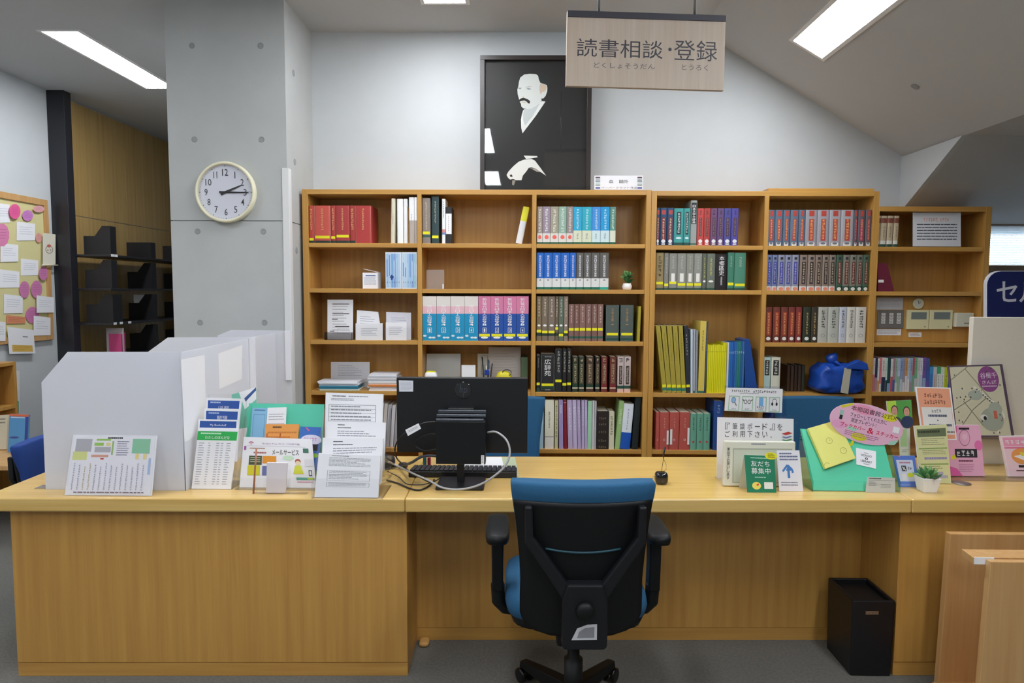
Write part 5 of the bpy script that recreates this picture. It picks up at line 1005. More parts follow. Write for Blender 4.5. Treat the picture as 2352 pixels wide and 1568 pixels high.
s=Sheet(*[ay(*q,2.734) for q in ((931,987),(961,972),(967,984),(937,1001))]); b=MB(); b.slab([s.c[0],s.c[3],s.c[2],s.c[1]],(0,.002,0),PAPER); tg=b.part('paper_tag',o); s.lines(.15,.3,.85,.7,2,mat('#a0a0ac',.5),rng,fill=.4); s.mb.part('print',tg)
cable('thin black cable winding on the counter left of the monitor stand',[D(890,1082,.012),D(915,1095,.012),D(932,1110,.012),D(950,1113,.012),D(975,1112,.013),D(1000,1104,.019),D(1012,1096,.02)],.0022,BC)
cable('black cable lying along the counter toward the form holder',[D(888,1102,.005),D(915,1110,.005),D(940,1121,.005),D(962,1125,.005),D(980,1119,.005),D(994,1107,.005),D(997,1101,.006)],.0035,BC)
cable('dark grey cable bundle rising toward the computer',[D(895,1070,.008),D(920,1070,.02),ay(945,1062,2.84),ay(965,1050,2.82),ay(985,1046,2.80),ay(1003,1047,2.78)],.006,mat('#3d4350',.4))
cable('black cable running from the tie to the stand base',[D(926,1072,.03),D(945,1085,.036),D(965,1096,.034),D(985,1106,.024),D(1003,1112,.018)],.0035,BC)
cable('thin black cable hanging in a loop behind the computer',[ay(1003,1031,2.80),ay(975,1035,2.82),ay(957,1026,2.83),ay(955,1015,2.83),ay(970,1003,2.82),ay(990,996,2.80),ay(1001,996,2.78)],.0028,BC)
b=MB(); p=D(926,1068,.012); b.blob(p,.022,.02,.012,BC,16,8,.7); b.top('cable_tie','black velcro tie bundling the cables left of the keyboard','cable tie')
b=MB(); p=D(895,1075,.0); b.blob(p+V((-.02,0,.03)),.045,.03,.03,mat('#2c2d33',.45),18,8,.6); b.top('power_adapter','black power adapter half hidden behind the form holder','adapter')
for k,(px,c_) in enumerate(((985,'#c8485a'),(975,'#4aa0b0'))):
    p=D(px,1075,.0); b=MB(); b.box(p.x-.007,p.x+.007,p.y,p.y+.025,DZ,DZ+.05,mat(c_,.4)); b.top('usb_stick',['red','teal'][k]+' plug standing on the keyboard edge among the cables','plug',bevel=.003)
# pen stand with ball chain
p=az(1521,1114,DZ); t=thing('pen_stand','black rounded pen stand with a thin chain on the open counter','pen stand',(p.x,p.y+.02,DZ))
b=MB(); b.blob((p.x,p.y+.022,DZ+.026),.027,.024,.026,mat('#15161a',.15,coat=.6),24,12,.55); b.part('base',t)
pt_=lambda x,y:ay(x,y,p.y+.02)
b=MB(); b.tube([pt_(1520,1084),pt_(1521,1070),pt_(1524,1055),pt_(1525,1040),pt_(1528,1026)],[.001,.001,.0012,.003,.004],BC,6); b.part('pen',t)
b=MB(); b.tube([pt_(1521,1084),pt_(1530,1078),pt_(1530,1066),pt_(1524,1053),pt_(1522,1045),pt_(1520,1035),pt_(1527,1028)],.0009,mat('#5a4a34',.4),5); b.tube([pt_(1506,1096),pt_(1500,1094),pt_(1498,1098),pt_(1503,1100),pt_(1507,1098)],.0009,BC,5); b.part('chain',t)
# ================================================================ counter, right half
BLK=mat('#1f2026',.5)
# communication-aid cards in a clear pouch
t=thing('sign_stand','clear acrylic stand carrying the writing board sign','stand',(az(1735,1100,DZ).x,2.93,DZ))
a=az(1645,1100,DZ); c=az(1828,1100,DZ); b=MB(); b.box(a.x,c.x-.03,a.y-.05,a.y+.03,DZ,DZ+.003,ACR); b.part('foot',t); b=MB(); b.box(a.x,c.x,a.y+.012,a.y+.015,DZ,ay(1700,955,a.y).z,ACR); b.part('back_plate',t)
def wb(s):
    for i,ch in enumerate('『筆談ボード』を'): s.text(.1+.098*i,.085,.165+.098*i,.19,ch,INK) if ch!='ー' else s.rect(.1+.098*i,.13,.165+.098*i,.142,INK)
    for i,ch in enumerate('ご利用下さい。'): s.text(.1+.098*i,.215,.165+.098*i,.315,ch,INK) if ch!='。' else s.ring(.705,.305,.01,.013,.3,INK,10)
    for k,(v,c_) in enumerate(((.315,'#6aa07a'),(.29,'#e8e8e8'),(.265,'#7a86b8'),(.24,'#e8e8f0'),(.21,'#c8443c'))): s.poly([(.84,v+.035),(.93,v),(.985,v+.025),(.90,v+.06)],mat(c_,.5))
card('writing_board_sign','white sign inviting visitors to use the writing board','sign',[(1648,958),(1823,962),(1822,1100),(1646,1100)],PAPER,.003,wb,Y=a.y+.008)
def aid(s):
    G_=mat('#9ac4a0',.5); s.scrib(.1,.08,.42,.18,9,INK,rng,False); s.scrib(.48,.08,.9,.18,11,INK,rng,False); s.lines(.25,.21,.75,.25,1,GREYINK,rng,fill=.6)
    for k in range(4):
        x=.06+.235*k; s.frame(x,.34,x+.19,.97,.012,.03,G_)
        cx=x+.095
        if k==0: s.ell(cx-.01,.52,.035,.12,mat('#8cb8e0',.5)); s.ring(cx-.01,.52,.04,.135,.2,GREYINK,16); s.line([(cx+.015,.62),(cx+.045,.76)],.004,GREYINK)
        if k==1: s.ring(cx-.035,.58,.03,.09,.25,INK,14); s.ring(cx+.03,.58,.03,.09,.25,INK,14); s.line([(cx+.06,.54),(cx+.085,.48)],.003,INK); s.line([(cx-.065,.54),(cx-.085,.48)],.003,INK)
        if k==2: s.rect(cx-.035,.38,cx+.04,.74,mat('#7ab0e0',.5)); s.scrib(cx-.07,.74,cx+.06,.84,4,INK,rng,False)
        if k==3: s.ring(cx,.58,.045,.17,.15,INK,16,.5,1); s.ell(cx-.038,.64,.018,.07,INK,12); s.ell(cx+.038,.64,.018,.07,INK,12)
        s.scrib(cx-.04,.86,cx+.045,.92,3,GREYINK,rng,False)
cardo,_=card('aid_card','laminated card with four pictograms of reading aids above the writing board sign','card',[(1668,890),(1798,893),(1796,948),(1664,943)],mat('#eeeef2',.2,coat=.8),.003,aid,Y=a.y+.03)
q=[ay(x,y,a.y+.036) for x,y in ((1664,885),(1803,888),(1808,985),(1664,985))]; b=MB(); b.slab([q[0],q[3],q[2],q[1]],(0,.001,0),clear('pouch_plastic','#f0f1f8',ior=1.6)); b.top('plastic_pouch','shiny clear plastic pouch holding the reading aids card','pouch')
# magnetic writing board
t=thing('writing_board','cream magnetic writing board standing on the counter before its sign','writing board',(az(1740,1118,DZ).x,2.79,DZ))
s=sheet_px([(1663,1012),(1828,1014),(1826,1117),(1661,1119)],tilt=.12); snap(s,DZ,.02); CRM=mat('#d9d8c8',.45)
b=MB(); b.slab([s.c[0],s.c[3],s.c[2],s.c[1]],-s.n*.02,CRM); bd=b.part('body',t,bevel=.005)
s.rect(.125,.16,.95,.93,mat('#a9ac9a',.4)); s.rect(.14,.19,.94,.91,mat('#c4c8b8',.35)); s.lines(.38,.05,.58,.1,1,mat('#8a8c9a',.5),rng,fill=.6,run=(.08,.15))
s.vtext(.045,.14,.085,.86,'筆談でお願いします',INK,.006); s.mb.part('lettering',bd)
def tomo(s):
    s.rect(.0,.0,1,1,mat('#1e7f5e',.5)); s.lines(.2,.06,.8,.1,1,mat('#b8dccc',.5),rng,fill=.6); s.text(.2,.15,.82,.30,'友だち',WHITE,.01); s.text(.2,.34,.84,.5,'募集中',WHITE,.01); s.lines(.3,.58,.85,.62,1,mat('#a8d0c0',.5),rng,fill=.6)
    s.ell(.34,.82,.15,.1,mat('#ecdc6a',.5)); s.poly([(.36,.78),(.41,.755),(.43,.79),(.38,.83),(.33,.79)],mat('#d8443c',.5)); s.rect(.6,.72,.9,.9,mat('#e9ece8',.5))
sq=[(1709,1044),(1779,1047),(1783,1130),(1716,1132)]
t=thing('tent_card','green tent card recruiting followers with white lettering','tent card',(az(1748,1132,DZ).x,az(1748,1132,DZ).y,DZ))
s=snap(sheet_px(sq,tilt=.2),DZ,.001); b=MB(); b.slab([s.c[0],s.c[3],s.c[2],s.c[1]],-s.n*.001,PAPER); fr_=b.part('front_leaf',t); tomo(s); s.mb.part('print',fr_)
b=MB(); bk=[s.c[0]-s.n*.001,s.c[1]-s.n*.001,V((s.c[2].x,s.c[2].y+.066,DZ)),V((s.c[3].x-.012,s.c[3].y+.066,DZ))]; b.slab(bk,(0,0,.001),mat('#d8dccc',.6)); b.part('back_leaf',t)
b=MB(); o_=[s.pt(.78+.2*math.cos(k*.42)+.1,.03-.1*math.sin(k*.42)-.03,.002) for k in range(15)]; b.slab(o_,-s.n*.001,YEL); bb=b.part('speech_bubble',t)
s2=Sheet(s.pt(.72,-.08,.0025),s.pt(1.04,-.08,.0025),s.pt(1.04,.08,.0025),s.pt(.72,.08,.0025)); s2.lines(.15,.15,.9,.9,3,mat('#5a5a20',.5),rng,fill=.4); s2.mb.part('print',bb)
def arrow(s):
    A_=mat('#4a80c4',.5); s.lines(.1,.06,.9,.28,3,mat('#6a7090',.5),rng,fill=.5,run=(.05,.15)); s.line([(.45,.68),(.45,.40)],.010,A_); s.line([(.2,.52),(.42,.36),(.62,.48),(.62,.56)],.008,A_); s.line([(.36,.5),(.45,.42),(.56,.5)],.006,A_); s.lines(.1,.78,.8,.9,2,mat('#7a7e96',.5),rng,fill=.4)
card('arrow_card','white card with a blue arrow pointing up, next to the green tent card','card',[(1784,1034),(1836,1034),(1845,1128),(1790,1128)],mat('#eeeef6',.2,coat=.8),.003,arrow,z=DZ,tilt=.22)
# slanted teal book display
t=thing('display_stand','clear slanted display stand with a mint green board','display stand',(az(1955,1130,DZ).x,2.74,DZ))
s=snap(sheet_px([(1838,984),(2025,996),(2058,1128),(1868,1128)],tilt=.5),DZ,.003)
MINT=mat('#55cca6',.45); b=MB(); b.slab([s.c[0],s.c[3],s.c[2],s.c[1]],-s.n*.003,MINT,ACRE); dsp=b.part('mint_board',t); DS=s
b=MB(); u=(s.c[1]-s.c[0]).normalized(); f0=s.c[3]+V((-.008,-.012,0)); f1=s.c[2]+V((.012,-.012,0)); f0.z=f1.z=DZ
b.slab([f0,f1,f1+V((0,-.0,.045)),f0+V((0,-.0,.045))],(0,.003,0),ACR); b.part('front_lip',t)
b=MB(); b.slab([f0,f1,V((f1.x,s.c[1].y+.05,DZ)),V((f0.x,s.c[0].y+.05,DZ))],(0,0,.003),ACR); b.part('foot',t)
for xx_,cc_,e_ in ((f0.x,s.c[0],0),(f1.x-.003,s.c[1],0)):
    b=MB(); b.slab([(xx_,f0.y,DZ),(xx_,f0.y,DZ+.04),(xx_,cc_.y,cc_.z),(xx_,cc_.y+.03,DZ)],(.003,0,0),ACRE); b.part('side_plate',t)
pln=Pl(DS.c[3]+DS.n*.004,DS.n)
# yellow book resting on it
t=thing('yellow_book','yellow book in a paper cover with two small doodles, resting on the mint display','book',tuple(pln.p(1895,1070)))
c=[pln.p(*k) for k in ((1852,986),(1921,966),(1962,1054),(1892,1078))]; YB_=mat('#e2e07a',.55); b=MB(); b.slab([p_+DS.n*.014 for p_ in (c[0],c[3],c[2],c[1])],-DS.n*.001,YB_); b.slab([c[0],c[3],c[2],c[1]],DS.n*.001,YB_); b.slab([c[0],c[3],c[3]+DS.n*.014,c[0]+DS.n*.014],(c[1]-c[0]).normalized()*.001,YB_); bc=b.part('cover',t)
b=MB(); cen=sum(c,V())/4; b.slab([cen+(p_-cen)*.97+DS.n*.0015 for p_ in (c[0],c[3],c[2],c[1])],DS.n*.011,CREAM); b.part('page_block',t)
s=Sheet(*[p_+DS.n*.014 for p_ in c]); k_=mat('#8a8a3a',.5)
for cu,cv in ((.47,.42),(.75,.74)): s.ring(cu,cv,.1,.075,.1,k_,18); s.ell(cu+.02,cv-.01,.012,.01,INK,8)
s.ring(.9,.08,.08,.05,.15,k_,12,.1,.6); s.ring(.1,.93,.08,.05,.15,k_,12,.5,1); s.mb.part('cover_drawing',t)
def sqc(s):
    s.ell(.52,.54,.075,.07,INK,14); s.ell(.52,.54,.03,.03,PAPER,10); s.text(.25,.30,.78,.43,'HONGO',mat('#3c3c46',.5),.01); s.text(.22,.64,.80,.78,'LIBRARY',mat('#3c3c46',.5),.01); s.lines(.4,.2,.62,.25,1,GREYINK,rng,fill=.6); s.lines(.36,.85,.68,.9,1,GREYINK,rng,fill=.6)
card('square_card','white square card with black library lettering lying on the mint display','card',[(1966,1028),(2012,1036),(2012,1076),(1967,1066)],PAPER,.001,sqc,plane=Pl(DS.c[3]+DS.n*.003,DS.n))
card('price_card','small grey printed slip in front of the mint display','slip',[(1992,1095),(2056,1097),(2056,1130),(1988,1129)],mat('#cfd2d0',.4,coat=.4),.001,lambda s:(s.lines(.08,.06,.5,.14,1,INK,rng,fill=.7),s.rect(.05,.2,.95,.215,GREYINK),s.lines(.08,.3,.35,.6,3,GREYINK,rng,fill=.35),s.lines(.5,.45,.85,.75,3,mat('#8a8e90',.5),rng,fill=.3)),Y=f0.y-.004,tilt=.05)
# pink oval pop on a yellow stick
po=Pl(ay(1990,975,2.83),(.0,-1,.05)); PK=mat('#eebcd8',.5)
cx,cy,ra,rb,an=1990,974,86,45,math.radians(14)
def el(k,off=0): return [po.p(cx+ra*k*math.cos(t_)*math.cos(an)-rb*k*math.sin(t_)*math.sin(an),cy+ra*k*math.cos(t_)*math.sin(an)+rb*k*math.sin(t_)*math.cos(an),off) for t_ in [2*math.pi*i/40 for i in range(40)]]
b=MB(); b.slab(el(1)[::-1],(0,.002,0),PK); o=b.top('oval_pop','large tilted pink oval card advertising book cover and sticker gifts','sign'); 
def er(x,y): return (cx+x*math.cos(an)-y*math.sin(an),cy+x*math.sin(an)+y*math.cos(an))
q=[po.p(*er(-ra,-rb)),po.p(*er(ra,-rb)),po.p(*er(ra,rb)),po.p(*er(-ra,rb))]; s=Sheet(*q)
s.ell(.42,.16,.16,.12,mat('#f2a0c0',.5)); s.ell(.14,.66,.1,.1,mat('#eba8d0',.5)); s.poly([(.1,.2),(.25,.06),(.27,.1),(.14,.24)],mat('#dcd838',.5)); s.ell(.78,.20,.10,.09,mat('#e0dc30',.5)); s.poly([(.86,.78),(.97,.7),(.93,.84),(.84,.88)],mat('#a8dcc8',.5)); s.poly([(.28,.64),(.42,.68),(.36,.75),(.25,.72)],mat('#a8dcc8',.5)); s.ell(.44,.86,.11,.09,mat('#e0dc30',.5))
s.text(.25,.11,.88,.235,'本郷図書館公式X',INK,.01); s.text(.26,.29,.76,.40,'フォローしてくれた方に',INK); s.text(.29,.425,.63,.535,'限定プレゼント！',INK); RD=mat('#dc2c50',.5)
s.text(.16,.58,.50,.695,'ブックカバー',RD,.012); s.text(.53,.565,.62,.715,'&',RD,.012); s.text(.65,.59,.95,.70,'ステッカー',RD,.012); s.lines(.24,.76,.85,.9,3,mat('#b078a0',.5),rng,fill=.35); s.rect(.86,.38,.945,.54,PAPER); s.rect(.115,.29,.165,.42,mat('#a8c8c0',.5)); s.rect(.125,.42,.165,.53,INK)
s.mb.part('print',o)
b=MB(); b.slab([po.p(1958,1012,-.003),po.p(1964,1012,-.003),po.p(1958,1024,-.003),po.p(1952,1024,-.003)],(0,.003,0),YEL); b.tube([po.p(1990,990,-.006),V((po.p(1990,990).x-.03,2.86,DZ+.002))],.003,ACR,6); b.part('stick',o)
# small blue card, leaflets, notices
def xcard(s):
    s.rect(.0,.0,1,1,mat('#5c7fd8',.5)); s.rect(.12,.14,.86,.82,mat('#d6dcf2',.5)); s.lines(.25,.2,.75,.26,1,mat('#c07a9a',.5),rng,fill=.8); s.rect(.3,.32,.52,.5,mat('#3a3c44',.4)); s.line([(.34,.35),(.48,.47)],.004,WHITE); s.line([(.48,.35),(.34,.47)],.0015,WHITE); s.scrib(.58,.36,.78,.46,2,INK,rng,False); s.rect(.26,.58,.46,.78,mat('#e4e6ea',.5)); s.ell(.66,.62,.15,.07,mat('#d6dc34',.5)); s.rect(.06,.9,.6,.96,mat('#7a96e0',.5)); s.poly([(.2,0),(.35,0),(.3,.05)],mat('#e07a9a',.5))
card('social_card','small blue card with a white letter X emblem beside the mint display','card',[(2050,1046),(2101,1046),(2112,1118),(2064,1119)],PAPER,.003,xcard,tilt=.15)
card('holder_plate','pale yellow-green slip behind the small blue card','slip',[(2033,1045),(2052,1045),(2066,1118),(2040,1118)],mat('#d4dca0',.5),.002,None,tilt=.1,Y=2.905)
def faces(s):
    s.rect(0,0,.38,1,mat('#b4d84c',.5)); s.rect(.38,0,1,1,mat('#58a04c',.5))
    for cx_,cy_,k in ((.3,.42,0),(.78,.5,1)):
        s.ell(cx_,cy_,.14,.22,mat('#4a3a34',.6)); s.ell(cx_,cy_+.04,.115,.2,mat('#cf9a86',.6)); s.ell(cx_,1.0,.26,.28,mat('#4a4a4c' if k==0 else '#2c3a5a',.6))
        s.ell(cx_-.04,cy_,.014,.014,INK,8); s.ell(cx_+.04,cy_,.014,.014,INK,8); s.rect(cx_-.03,cy_+.13,cx_+.03,cy_+.15,mat('#9a5a50',.5))
hold2('tall clear acrylic leaflet stand behind the pink oval card',[(2030,905),(2094,909),(2100,1108),(2040,1108)],ACR,.12,.003,Y=2.93,base=.05,fl=.06,edge=ACR)
card('poster_leaflet','green leaflet showing two people in the tall clear stand','leaflet',[(2036,921),(2093,918),(2096,968),(2040,972)],PAPER,.003,faces,Y=2.955,tilt=.12)
card('leaflet','pale green lower leaflet in the tall clear stand','leaflet',[(2064,972),(2090,969),(2091,1070),(2068,1070)],mat('#d4dccc',.5),.003,lambda s:(s.rect(.1,.15,.7,.55,mat('#a8c890',.5)),s.lines(.2,.62,.8,.7,2,GREYINK,rng,fill=.3)),Y=2.935,tilt=.12)
def onot(s):
    s.rect(.04,.02,.96,.98,mat('#f0a886',.5)); s.rect(.1,.38,.95,.9,mat('#ece8e2',.5)); s.scrib(.22,.12,.76,.2,7,mat('#6a3a2c',.5),rng,False); s.scrib(.2,.24,.82,.32,8,mat('#6a3a2c',.5),rng,False); s.scrib(.38,.42,.66,.48,4,mat('#3c4258',.5),rng,False); s.lines(.26,.52,.8,.58,1,mat('#5a6078',.5),rng,fill=.7); s.ell(.52,.63,.015,.015,INK,8); s.lines(.26,.70,.9,.76,1,mat('#5a6078',.5),rng,fill=.7); s.lines(.1,.84,.96,.9,1,INK,rng,fill=.3)
t=card('closing_notice','orange-headed notice card rising behind the striped leaflet','notice',[(2102,888),(2183,890),(2198,1010),(2118,1010)],PAPER,.003,onot,Y=2.915,tilt=.1)
b=MB(); a=ay(2150,1010,2.92); b.box(a.x-.004,a.x+.004,2.920,2.928,DZ,a.z+.02,ACR); b.box(a.x-.05,a.x+.022,2.905,2.935,DZ,DZ+.003,ACR); b.top('notice_stand','clear stem stand propping up the orange-headed notice','stand')
def stripe(s):
    s.rect(0,0,1,1,mat('#dcdca6',.5)); s.rect(.06,.06,.96,.2,mat('#6f7a5c',.5)); s.lines(.1,.09,.9,.16,1,mat('#3c4430',.5),rng,fill=.6); 
    for v in (.39,.66): s.rect(.06,v,.96,v+.02,mat('#8caa5c',.5))
    s.lines(.16,.23,.9,.36,4,mat('#8a8a66',.5),rng,fill=.3); s.lines(.2,.55,.92,.6,1,mat('#9a90c0',.5),rng,fill=.8); s.lines(.16,.43,.9,.52,3,mat('#8a8a66',.5),rng,fill=.3); s.lines(.2,.8,.9,.92,2,mat('#b0a8cc',.5),rng,fill=.8); s.lines(.16,.7,.9,.77,2,mat('#8a8a66',.5),rng,fill=.3)
card('leaflet','pale yellow leaflet with olive stripes behind the succulent','leaflet',[(2100,978),(2174,974),(2184,1100),(2116,1112)],PAPER,.008,stripe,Y=2.862,tilt=.14)
def pink(s):
    s.rect(0,0,1,1,mat('#f0b4d4',.5)); s.ell(.1,.08,.2,.12,mat('#ea7ab8',.5)); s.ell(.9,.4,.12,.1,mat('#e878b8',.5)); s.poly([(0,.8),(.25,.86),(.4,1),(0,1)],mat('#e868b0',.5)); s.rect(.34,.05,.66,.09,INK); s.ring(.5,.25,.16,.16,.06,mat('#6a3a54',.5),24); s.ell(.5,.23,.08,.06,mat('#f4c8de',.5)); s.rect(.2,.47,.84,.64,mat('#34303c',.5)); s.scrib(.26,.5,.78,.61,4,WHITE,rng,False); s.poly([(.08,.62),(.2,.58),(.24,.66),(.12,.68)],mat('#e8e030',.5)); s.lines(.3,.69,.7,.73,1,mat('#7a3a5c',.5),rng,fill=.8); s.lines(.3,.77,.72,.94,5,mat('#b06a90',.5),rng,fill=.25)
card('leaflet','pink leaflet with a black title block in the clear tray','leaflet',[(2176,976),(2251,976),(2262,1096),(2178,1098)],mat('#f2dcea',.5),.02,pink,Y=2.965,tilt=.12,zmin=DZ+.0042)
def pink2(s):
    s.rect(.03,.02,1,.98,mat('#f4d4e0',.5)); s.rect(.05,.04,.95,.26,mat('#f0a0c0',.5)); s.scrib(.1,.1,.9,.2,5,WHITE,rng,False); s.rect(.05,.28,1,.31,mat('#e05a96',.5)); s.ell(.58,.5,.36,.2,mat('#eea05a',.5)); s.poly([(.3,.5),(.55,.46),(.85,.54),(.6,.6)],PAPER); s.poly([(.5,.4),(.75,.42),(.7,.5),(.55,.5)],mat('#e8dc4a',.5)); s.rect(.4,.72,.9,.78,INK); s.rect(.3,.84,.95,.87,mat('#6a3a44',.5))
card('leaflet','pale pink leaflet with an orange circle in a frosted holder','leaflet',[(2298,1001),(2372,1000),(2384,1098),(2318,1100)],mat('#f4e4ec',.5),.012,pink2,Y=2.965,tilt=.12,zmin=DZ+.0042)
b=MB(); t0=az(2168,1104,DZ); t1=az(2420,1104,DZ); b.box(t0.x,t1.x,t0.y,t0.y+.09,DZ,DZ+.004,ACR); b.box(t0.x,t1.x,t0.y,t0.y+.003,DZ,DZ+.022,clear('acrylic_frost','#f6f6f8')); b.top('acrylic_tray','long clear acrylic tray holding the pink leaflets','tray')
b=MB(); p=az(2208,1110,DZ); b.lathe((p.x,p.y+.0,DZ),[(.036,0),(.036,.003),(.01,.005)],mat('#8f8a86',.35,metal=.6),24); b.top('round_base','flat grey metal disc base behind the succulent','base')
pc=az(2142,1134,DZ); potted('small succulent in a square white pot on the counter',(pc.x,pc.y+.04,DZ),.036,.06,.05,'square','fat',nl=20,seed=9)
# cream screen, map poster, self-service sign
YP2=3.2; b=MB(); sc0=ay(2236,728,YP2); b.box(sc0.x,2.95,YP2,YP2+.03,DZ,sc0.z,mat('#ddd6c8',.7,grain=.03,gscale=60)); b.top('screen_panel','tall cream upright screen panel behind the map poster','screen',bevel=.003)
def mapp(s):
    s.rect(0,0,1,1,mat('#5a4a5c',.4)); s.rect(.02,.02,.95,.98,mat('#cfcbb0',.5)); s.ell(.70,.2,.19,.18,mat('#8a4a86',.5)); s.text(.56,.11,.86,.19,'谷根千',mat('#ead8ea',.5),.006); s.text(.58,.215,.84,.27,'さんぽ',mat('#ead8ea',.5),.004); s.lines(.57,.29,.84,.31,1,mat('#d8b8d8',.5),rng,fill=.8)
    LN=mat('#8f8c78',.5); RL=mat('#5a5a58',.5)
    for pts in ([(.02,.2),(.35,.02)],[(.02,.62),(.5,.4),(.6,.3)],[(.3,.05),(.62,.4),(.8,.6),(.75,.95)],[(.02,.95),(.35,.62),(.65,.44)],[(.2,.5),(.5,.85)]): s.line(pts,.004,LN)
    s.line([(.42,.3),(.65,.47),(.83,.58),(.88,.72),(.72,.95)],.006,mat('#e6e4dc',.5))
    for k in range(12): 
        a_=k/12; s.rect(.45+.4*a_,.33+.32*a_,.48+.4*a_,.35+.32*a_,RL)
    s.ell(.42,.42,.13,.07,mat('#a9b2a4',.5)); s.ell(.66,.76,.2,.16,mat('#a2aa9a',.5)); s.ell(.74,.62,.12,.1,mat('#a8b0a0',.5)); s.rect(.70,.64,.76,.75,mat('#c86a54',.5)); s.ell(.52,.73,.06,.04,mat('#e0e0da',.5)); s.ell(.54,.74,.03,.03,INK,10)
    for k in range(26): s.ell(rng.uniform(.04,.9),rng.uniform(.05,.95),.012,.014,mat(rng.choice(['#5a544c','#7a6a5c','#6a5a78','#4a4a44']),.5),8)
o,s=card('map_poster','framed walking map poster with a purple round title, leaning on the cream screen','poster',[(2178,840),(2302,836),(2330,1003),(2196,1003)],mat('#6a5a6c',.4),.012,mapp,Y=3.14,tilt=.12)
b=MB(); e0=ay(2196,1003,3.14); e1=ay(2330,1003,3.14); b.box(e0.x,e1.x,3.10,3.19,e0.z-.006,e0.z-.001,ACR); b.box(e0.x+.03,e1.x-.03,3.17,3.19,DZ,e0.z-.005,ACR); b.top('poster_stand','clear acrylic ledge stand under the walking map poster','stand')
YS2=3.9; pl=Pl((0,YS2,0),(0,-1,0)); t=thing('self_service_sign','dark blue rounded sign with white katakana rising behind the cream screen','sign',(ay(2330,740,YS2).x,YS2,0))
pts=[]; r_=20; X0,Y0,X1,Y1=2267,623,2460,800
for cx_,cy_,a0 in ((X0+32,Y0+32,math.pi),(X1-32,Y0+32,1.5*math.pi),(X1-32,Y1-32,0),(X0+32,Y1-32,.5*math.pi)):
    for k in range(7): a_=a0+math.pi/2*k/6; pts.append(pl.p(cx_+32*math.cos(a_),cy_+32*math.sin(a_)))
b=MB(); b.slab(pts[::-1],(0,.02,0),mat('#1b2560',.4),mat('#e4e4ec',.5)); bo=b.part('board',t)
b=MB(); cen=sum(pts,V())/len(pts); b.slab([cen+(p_-cen)*1.012+V((0,.004,0)) for p_ in pts][::-1],(0,.022,0),mat('#e4e4ec',.5)); b.part('white_edge',t)
s=Sheet(*[pl.p(*k) for k in ((X0,Y0),(X1,Y0),(X1,Y1),(X0,Y1))]); s.ptext(2289,646,2337,693,'セ',mat('#dcdce8',.5),.012); s.ptext(2341,648,2391,694,'ル',mat('#dcdce8',.5),.012); s.mb.part('lettering',bo)
p=pl.p(2363,800); b=MB(); b.lathe((p.x,YS2+.02,0),[(.2,0),(.2,.015),(.02,.02),(.02,p.z+.1)],STEEL,24); b.part('post',t)
# ================================================================ on the floor in front
t=thing('waste_bin','black rectangular bin in the knee space against the right cabinet','bin',(1.42,2.78,0))
BB=mat('#121216',.4); b=MB(); x0,x1,y0,y1,h=1.338,1.508,2.675,2.90,.318
b.loft([[(x0-k+.0,y0-k,z),(x1+k,y0-k,z),(x1+k,y1+k,z),(x0-k,y1+k,z)] for k,z in ((-.004,0),(.0,.3),(.0,h),(-.012,h),(-.012,h-.04))],BB); b.part('body',t,bevel=.008)
b=MB(); b.box(x0+.011,x1-.011,y0+.011,y1-.011,h-.03,h-.024,BLACK); b.part('insert',t)
s=Sheet(*[ay(*q,y0-.0006) for q in ((1988,1403),(2018,1403),(2018,1411),(1988,1411))]); s.rect(0,0,1,1,STEEL); s.scrib(.1,.2,.9,.8,5,mat('#6a6a70',.4),rng,False); s.mb.part('badge',t)
# low book display rack cut by the frame
t=thing('display_rack','low beech display rack standing before the right cabinet','rack',(2.0,2.4,0))
yq=2.56; A_=[ay(*k,yq) for k in ((2183,1226),(2420,1226))]; xb=ay(2166,1500,yq).x
b=MB(); b.slab([(A_[0].x,yq,A_[0].z),(xb-.012,yq,0),(2.6,yq,0),(2.6,yq,A_[0].z)],(0,.03,0),WP); b.part('back_panel',t,bevel=.002)
yq2=2.25; B_=ay(2276,1290,yq2); b=MB(); b.slab([(B_.x,yq2,B_.z),(B_.x-.02,yq2,0),(2.6,yq2,0),(2.6,yq2,B_.z)],(0,.025,0),WP); b.part('front_panel',t,bevel=.002)
b=MB(); b.slab([(B_.x-.03,yq2+.105,B_.z+.003),(2.6,yq2+.105,B_.z+.003),(2.6,yq2+.03,B_.z+.003),(B_.x-.04,yq2+.03,B_.z+.003)],(0,0,-.022),WP); b.part('shelf',t,bevel=.001)
b=MB(); b.box(B_.x+.02,2.58,yq2+.02,yq,.03,.05,WP); b.part('bottom_board',t)
b=MB(); b.box(B_.x-.036,B_.x+.03,yq2+.028,yq2+.031,B_.z-.02,B_.z+.004,WHITE); b.part('edge_label',t)
p=az(975,1480,0); b=MB(); b.blob((p.x,p.y,.012),.022,.03,.012,mat('#c89a5a',.5),14,8,.6); b.top('door_stop','small beech wedge lying on the carpet at the cabinet corner','wedge')
